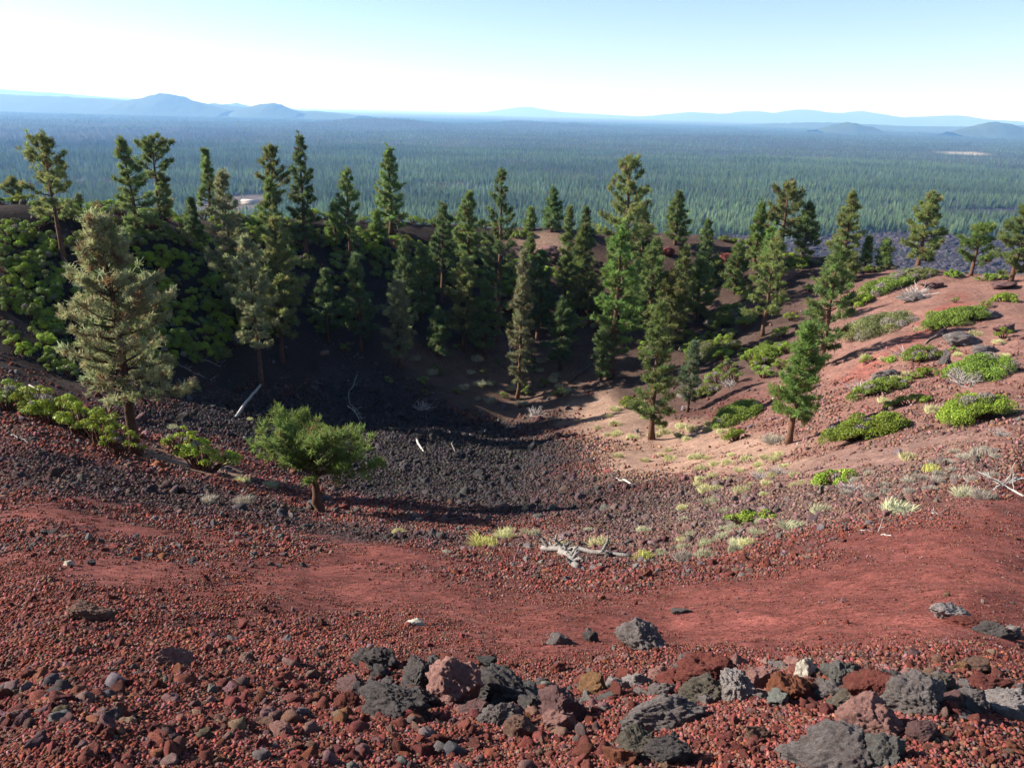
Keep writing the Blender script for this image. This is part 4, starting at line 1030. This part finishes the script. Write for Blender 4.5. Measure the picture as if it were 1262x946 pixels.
def gravelpatch(seed):
    r = np.random.default_rng(seed); mb = MB()
    for i in range(17):
        V, T = rock(seed * 50 + i, 1, 9, 0.3, 0, (1, .85, .75), jit=0.2, mesh=False)
        sz = min(0.28, 0.068 * (r.pareto(1.8) * .6 + 0.5)); a = r.uniform(0, 6.28); q = math.sqrt(r.uniform(0, 1))
        A = Matrix.Rotation(r.uniform(0, 6.28), 3, 'X') @ Matrix.Rotation(r.uniform(0, 6.28), 3, 'Z'); A = np.array(A)
        c = r.uniform(0.55, 1.5) * np.array([1, 1, 1]) * (1 + r.normal(0, 0.12, 3))
        if r.random() < .01: c = np.array([4.5, 9, 10.0])
        mb.add((V @ A.T) * sz + [q*math.cos(a), q*math.sin(a), sz * 0.25], T, None, c)
    return mb.mesh('gravel_patch', M_grav)
def gravelmat():
    m, nt, N = newmat('cinder_gravel')
    out = N('ShaderNodeOutputMaterial'); p = N('ShaderNodeBsdfDiffuse')
    a = N('ShaderNodeAttribute'); a.attribute_name = 'col'; a.attribute_type = 'INSTANCER'
    b = N('ShaderNodeAttribute'); b.attribute_name = 'col'
    mu = N('ShaderNodeVectorMath'); mu.operation = 'MULTIPLY'
    lk(nt, a.outputs['Color'], mu.inputs[0]); lk(nt, b.outputs['Color'], mu.inputs[1]); lk(nt, mu.outputs[0], p.inputs['Color']); lk(nt, p.outputs[0], out.inputs[0]); return m
M_grav = gravelmat()
NG = 320000
rad = np.exp(r.uniform(math.log(1.6), math.log(60), NG)); az = r.uniform(-0.68, 0.68, NG)
x = rad * np.sin(az); y = rad * np.cos(az)
sand, black, band, tan, right, grr, near, dens = zones(x, y, rad)
dens = np.maximum(dens * (0.35 + 0.65 * sstep(-0.35, 0.35, fbm(x / 1.3, y / 1.1, oc=4, seed=58))), 0.16) * (1 - 0.5 * sand * (1 - near)) * (1 - 0.9 * tan) * (1 - 0.68 * right * (1 - grr)) * (1 - sstep(42, 58, rad) * (1 - black)) * (1 - .6*Z_gray(x, y)*(1-grr))
dens = np.maximum(dens, black)
keep = r.random(NG) < dens
x, y, rad = x[keep], y[keep], rad[keep]; sand, black, band, grr, right = sand[keep], black[keep], band[keep], grr[keep], right[keep]
n = len(x)
ps = (0.017 + 0.0082 * rad) * r.uniform(0.7, 1.3, n) * (1 - 0.62 * sand)
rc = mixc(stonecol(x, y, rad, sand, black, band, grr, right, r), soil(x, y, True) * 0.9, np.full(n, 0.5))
instancer('cinder_gravel', np.stack([x, y, H(x, y)], 1), ps[:, None] * np.ones((1, 3)), tilt(x, y, r.uniform(-3.1, 3.1, n)), r.integers(0, 10, n), np.clip(rc, 0.01, 0.8), [gravelpatch(70 + i) for i in range(10)])
n += nstones
print('rubble', n)

def firtree(seed):
    r = np.random.default_rng(seed); mb = MB()
    tube(mb, [(0, 0, -0.02), (0, 0, .5), (0, 0, 1)], [.014, .01, .002], 4, (0.1, .07, .05), False)
    V = []; n = 0
    lev = 20
    for i in range(lev):
        t = 0.1 + 0.9 * (i + r.uniform(0, .6)) / lev
        R = 0.19 * (1 - t) ** 0.6 * r.uniform(.75, 1.2) + 0.012
        m = 5
        for j in range(m):
            a = j * 2 * math.pi / m + i * 1.1 + r.normal(0, .25); L = R * r.uniform(.6, 1.2)
            b = np.array([0, 0, t + .02]); e = np.array([math.cos(a)*L, math.sin(a)*L, t - .012 + r.normal(0, .01)])
            s = np.array([-math.sin(a), math.cos(a), 0]) * L * .42; mm = (b * .4 + e * .6)
            V += [b, mm + s, e, mm - s]; n += 1
    c = np.repeat(r.uniform(.8, 1.2, (n, 1)) * np.ones((1, 3)), 4, 0)
    mb.add(np.array(V), None, np.arange(n*4).reshape(-1, 4), c)
    return mb.mesh('conifer', M_for)
def forestmat():
    m, nt, N = newmat('distant_conifers')
    out = N('ShaderNodeOutputMaterial'); p = N('ShaderNodeBsdfDiffuse')
    a = N('ShaderNodeAttribute'); a.attribute_name = 'col'; a.attribute_type = 'INSTANCER'
    lk(nt, a.outputs['Color'], p.inputs['Color']); lk(nt, p.outputs[0], out.inputs[0]); return m
M_for = forestmat()
FV = [firtree(s) for s in range(6)]
r = np.random.default_rng(21)
NF = 330000
rad = r.uniform(330, 14000, NF) ; rad = np.where(r.random(NF) < 0.35, r.uniform(330, 3500, NF), rad)
az = r.uniform(-0.66, 0.66, NF)
x = rad * np.sin(az); y = rad * np.cos(az)
lava = np.maximum.reduce([Z_lava(x, y), Z_lava2(x, y), Z_lava3(x, y), Z_clear(x, y), Z_pale1(x, y), Z_pale2(x, y)])
gapn = sstep(-0.75, -0.1, fbm(x / 160, y / 110, oc=4, seed=61))
keep = r.random(NF) < (1 - 0.985 * lava) * (0.22 + 0.78 * gapn) * (1 - 0.35 * Z_dark(x, y))
x, y, rad = x[keep], y[keep], rad[keep]; n = len(x)
hh = r.uniform(6, 16, n) * (1 + 0.15 * fbm(x / 300, y / 300, oc=2, seed=71))
hh = np.where((Z_lava(x, y) > 0.1), hh * 0.6, hh)
wd = hh * r.uniform(.9, 1.35, n) * (1 + np.clip((rad - 3000) / 9000, 0, 1))
c = np.array([0.1, 0.148, 0.068]) * r.uniform(.5, 1.5, (n, 1)) * (1 + r.normal(0, .06, (n, 3))) * (1 + 0.3 * fbm(x / 300, y / 200, oc=4, seed=81))[:, None]
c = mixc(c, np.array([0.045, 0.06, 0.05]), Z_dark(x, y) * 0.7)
instancer('forest', np.stack([x, y, H(x, y)], 1), np.stack([wd, wd, hh], 1), np.stack([r.normal(0, .03, n), r.normal(0, .03, n), r.uniform(0, 6.28, n)], 1), r.integers(0, 6, n), np.clip(c, .01, 1), FV)
print('forest', n)

r = np.random.default_rng(23)
NL = 60000
rad = r.uniform(620, 1500, NL); az = r.uniform(0.05, 0.66, NL); x = rad * np.sin(az); y = rad * np.cos(az)
lava = np.maximum.reduce([Z_lava(x, y), Z_lava2(x, y), Z_lava3(x, y)])
keep = (lava > 0.5) & (fbm(x / 35, y / 35, oc=3, seed=91) > -0.25); x, y = x[keep], y[keep]; n = len(x)
sz = 0.7 + r.pareto(2.2, n) * 0.9; sz = np.minimum(sz, 4.5)
instancer('lava_rubble', np.stack([x, y, H(x, y)], 1), sz[:, None] * r.uniform(.7, 1.3, (n, 3)) * [1.3, 1.3, .8], r.uniform(-.5, .5, (n, 3)) * [1, 1, 6], r.integers(0, 12, n), np.array([0.045, 0.036, 0.042]) * r.uniform(.6, 1.5, (n, 1)), RV)

# ------------------------------------------------------------------ small building in the clearing
def boxv(mb, x0, x1, y0, y1, z0, z1, col):
    v = [(x0,y0,z0),(x1,y0,z0),(x1,y1,z0),(x0,y1,z0),(x0,y0,z1),(x1,y0,z1),(x1,y1,z1),(x0,y1,z1)]
    mb.add(v, None, [(0,3,2,1),(4,5,6,7),(0,1,5,4),(1,2,6,5),(2,3,7,6),(3,0,4,7)], col)
for (u, v, L, lab) in ((309, 253, 26, 'pale roofed low building in the clearing beyond the rim'), (252, 252, 15, 'smaller pale shed in the clearing by the slim rim pine')):
    p = on_plain(u, v); p[2] = float(H(p[0], p[1]))
    o = thing('low_building', p, lab, 'building')
    w_ = MB(); boxv(w_, -L/2, L/2, -5, 5, -1, 4.5, (0.4, 0.32, 0.26)); link('wall', w_.mesh('building_wall', M_dead), o)
    rf = MB(); rf.add([(-L/2-1,-6,4.45),(L/2+1,-6,4.45),(L/2+1,6,4.45),(-L/2-1,6,4.45),(-L/2-1,0,7.5),(L/2+1,0,7.5)], [(0,4,3),(1,2,5)], [(0,1,5,4),(2,3,4,5),(0,3,2,1)], (0.5, 0.42, 0.38)); link('roof', rf.mesh('building_roof', M_dead), o)

# ------------------------------------------------------------------ far buttes and ranges
def ridge(name, pts, dist, thick, lo=PLAIN - 20, col=(0.04, 0.055, 0.035), seed=0):
    us = np.array([p[0] for p in pts], float); vs = np.array([p[1] for p in pts], float)
    U = np.linspace(us[0], us[-1], 160); Vv = np.interp(U, us, vs)
    kk = np.array([1, 2, 3, 2, 1]) / 9.0; Vv = np.convolve(np.pad(Vv, 2, mode='edge'), kk, 'valid')
    W = np.linspace(-1, 1, 25); P = []
    for w in W:
        for u, v in zip(U, Vv):
            d = ray(u, v); p = d * (dist / d[1]); top = p[2]
            hgt = top - lo
            x, y = p[0], p[1] + w * thick
            z = lo + (hgt + 9 * float(fbm(np.array(x / 90.), np.array(y / 90.), oc=3, seed=seed + 3))) * (math.cos(w * math.pi / 2) ** 1.3) * (1 + 0.10 * abs(w) * float(fbm(np.array(x / (thick*.5)), np.array(y / (thick*.5)), oc=3, seed=seed)))
            P.append((x, y, z))
    n = len(U); I = np.arange(n * len(W)).reshape(len(W), n)
    q = np.stack([I[:-1, :-1], I[:-1, 1:], I[1:, 1:], I[1:, :-1]], -1).reshape(-1, 4)
    mb = MB(); mb.add(P, None, q, col); struct(link(name, mb.mesh(name, M_hill, True)))
ridge('far_ridge', [(-120,104),(-40,106),(0,110),(60,114),(120,119),(170,122),(230,127),(300,133),(360,138)], 19000, 2500, seed=1)
ridge('long_ridge', [(-140,112),(-40,115),(0,117),(60,119),(100,121),(140,123),(180,125),(260,129),(330,134),(400,138.5),(450,143)], 11000, 1800, seed=2)
ridge('butte', [(140,130),(165,124),(185,118.5),(198,115),(208,115.5),(220,118),(240,124.5),(262,131),(285,137)], 10000, 700, seed=3)
ridge('hill', [(230,137),(250,129.5),(263,127),(276,129),(291,127),(312,132),(330,138)], 16000, 800, seed=4)
ridge('butte', [(290,139),(304,133.5),(318,129.5),(334,127),(346,129),(358,134),(372,140)], 10100, 600, seed=5)
ridge('distant_mountains', [(470,143),(560,141),(600,138),(636,132.5),(652,131.5),(665,134),(690,138),(740,141),(800,144)], 32000, 3000, seed=6)
ridge('distant_mountains', [(760,146),(810,142),(850,138),(880,140),(900,140),(915,137),(935,137),(955,140),(978,135.5),(995,135),(1020,139),(1042,139.5),(1060,136.5),(1085,141),(1110,145),(1150,143.5),(1178,142),(1205,147),(1262,150),(1340,152)], 29000, 3000, seed=7)
ridge('low_ridge', [(880,156),(960,152),(1010,151),(1060,153),(1120,156),(1200,156),(1290,154),(1400,156)], 14000, 1500, seed=10)
ridge('butte', [(1005,160),(1022,155),(1036,151.5),(1046,150),(1060,153.5),(1072,157),(1090,162)], 9500, 450, seed=8)
ridge('butte', [(1170,164),(1196,157.5),(1214,152),(1228,150),(1244,154),(1262,158.5),(1290,164)], 9200, 500, seed=9)

# ------------------------------------------------------------------ haze
hz = MB(); boxv(hz, -68000, 68000, -62000, 70000, PLAIN - 45, 420, (1, 1, 1))
m, nt, N = newmat('haze_air')
out = N('ShaderNodeOutputMaterial'); pv = N('ShaderNodeVolumePrincipled')
pv.inputs['Color'].default_value = (0.22, 0.48, 1.0, 1); pv.inputs['Absorption Color'].default_value = (1, 1, 1, 1); pv.inputs['Density'].default_value = 0.000082; pv.inputs['Anisotropy'].default_value = 0.2
lk(nt, pv.outputs[0], out.inputs['Volume'])
ho = link('haze', hz.mesh('haze', m)); ho['kind'] = 'stuff'

# ------------------------------------------------------------------ sun, sky, view
EL = math.radians(29); TOW = math.radians(7)     # the sun stands ahead to the left
sdir = Vector((-math.cos(EL) * math.cos(TOW), math.cos(EL) * math.sin(TOW), math.sin(EL)))
sun = bpy.data.lights.new('sun', 'SUN'); sun.energy = 5.0; sun.angle = math.radians(0.53); sun.color = (1.0, 0.94, 0.86)
so = link('sun', sun); so.rotation_euler = sdir.to_track_quat('Z', 'Y').to_euler()
wd_ = bpy.data.worlds.new('World'); SC.world = wd_; wd_.use_nodes = True
nt = wd_.node_tree; nt.nodes.clear()
out = nt.nodes.new('ShaderNodeOutputWorld'); bg = nt.nodes.new('ShaderNodeBackground'); sk = nt.nodes.new('ShaderNodeTexSky')
sk.sky_type = 'NISHITA'; sk.sun_disc = False; sk.sun_elevation = EL
sk.sun_rotation = math.atan2(sdir.x, sdir.y); sk.altitude = 1500; sk.air_density = 1.0; sk.dust_density = 1.2; sk.ozone_density = 1.5
bg.inputs['Strength'].default_value = 0.068
nt.links.new(sk.outputs[0], bg.inputs[0]); nt.links.new(bg.outputs[0], out.inputs[0])
SC.view_settings.view_transform = 'Standard'; SC.view_settings.look = 'None'; SC.view_settings.exposure = 1.42; SC.view_settings.gamma = 1
SC.view_settings.use_curve_mapping = False
SC.render.engine = 'CYCLES'
SC.cycles.use_denoising = True
SC.cycles.max_bounces = 5; SC.cycles.diffuse_bounces = 3; SC.cycles.glossy_bounces = 1; SC.cycles.transmission_bounces = 3; SC.cycles.volume_bounces = 1; SC.cycles.transparent_max_bounces = 4
SC.render.resolution_x = 1024; SC.render.resolution_y = 767
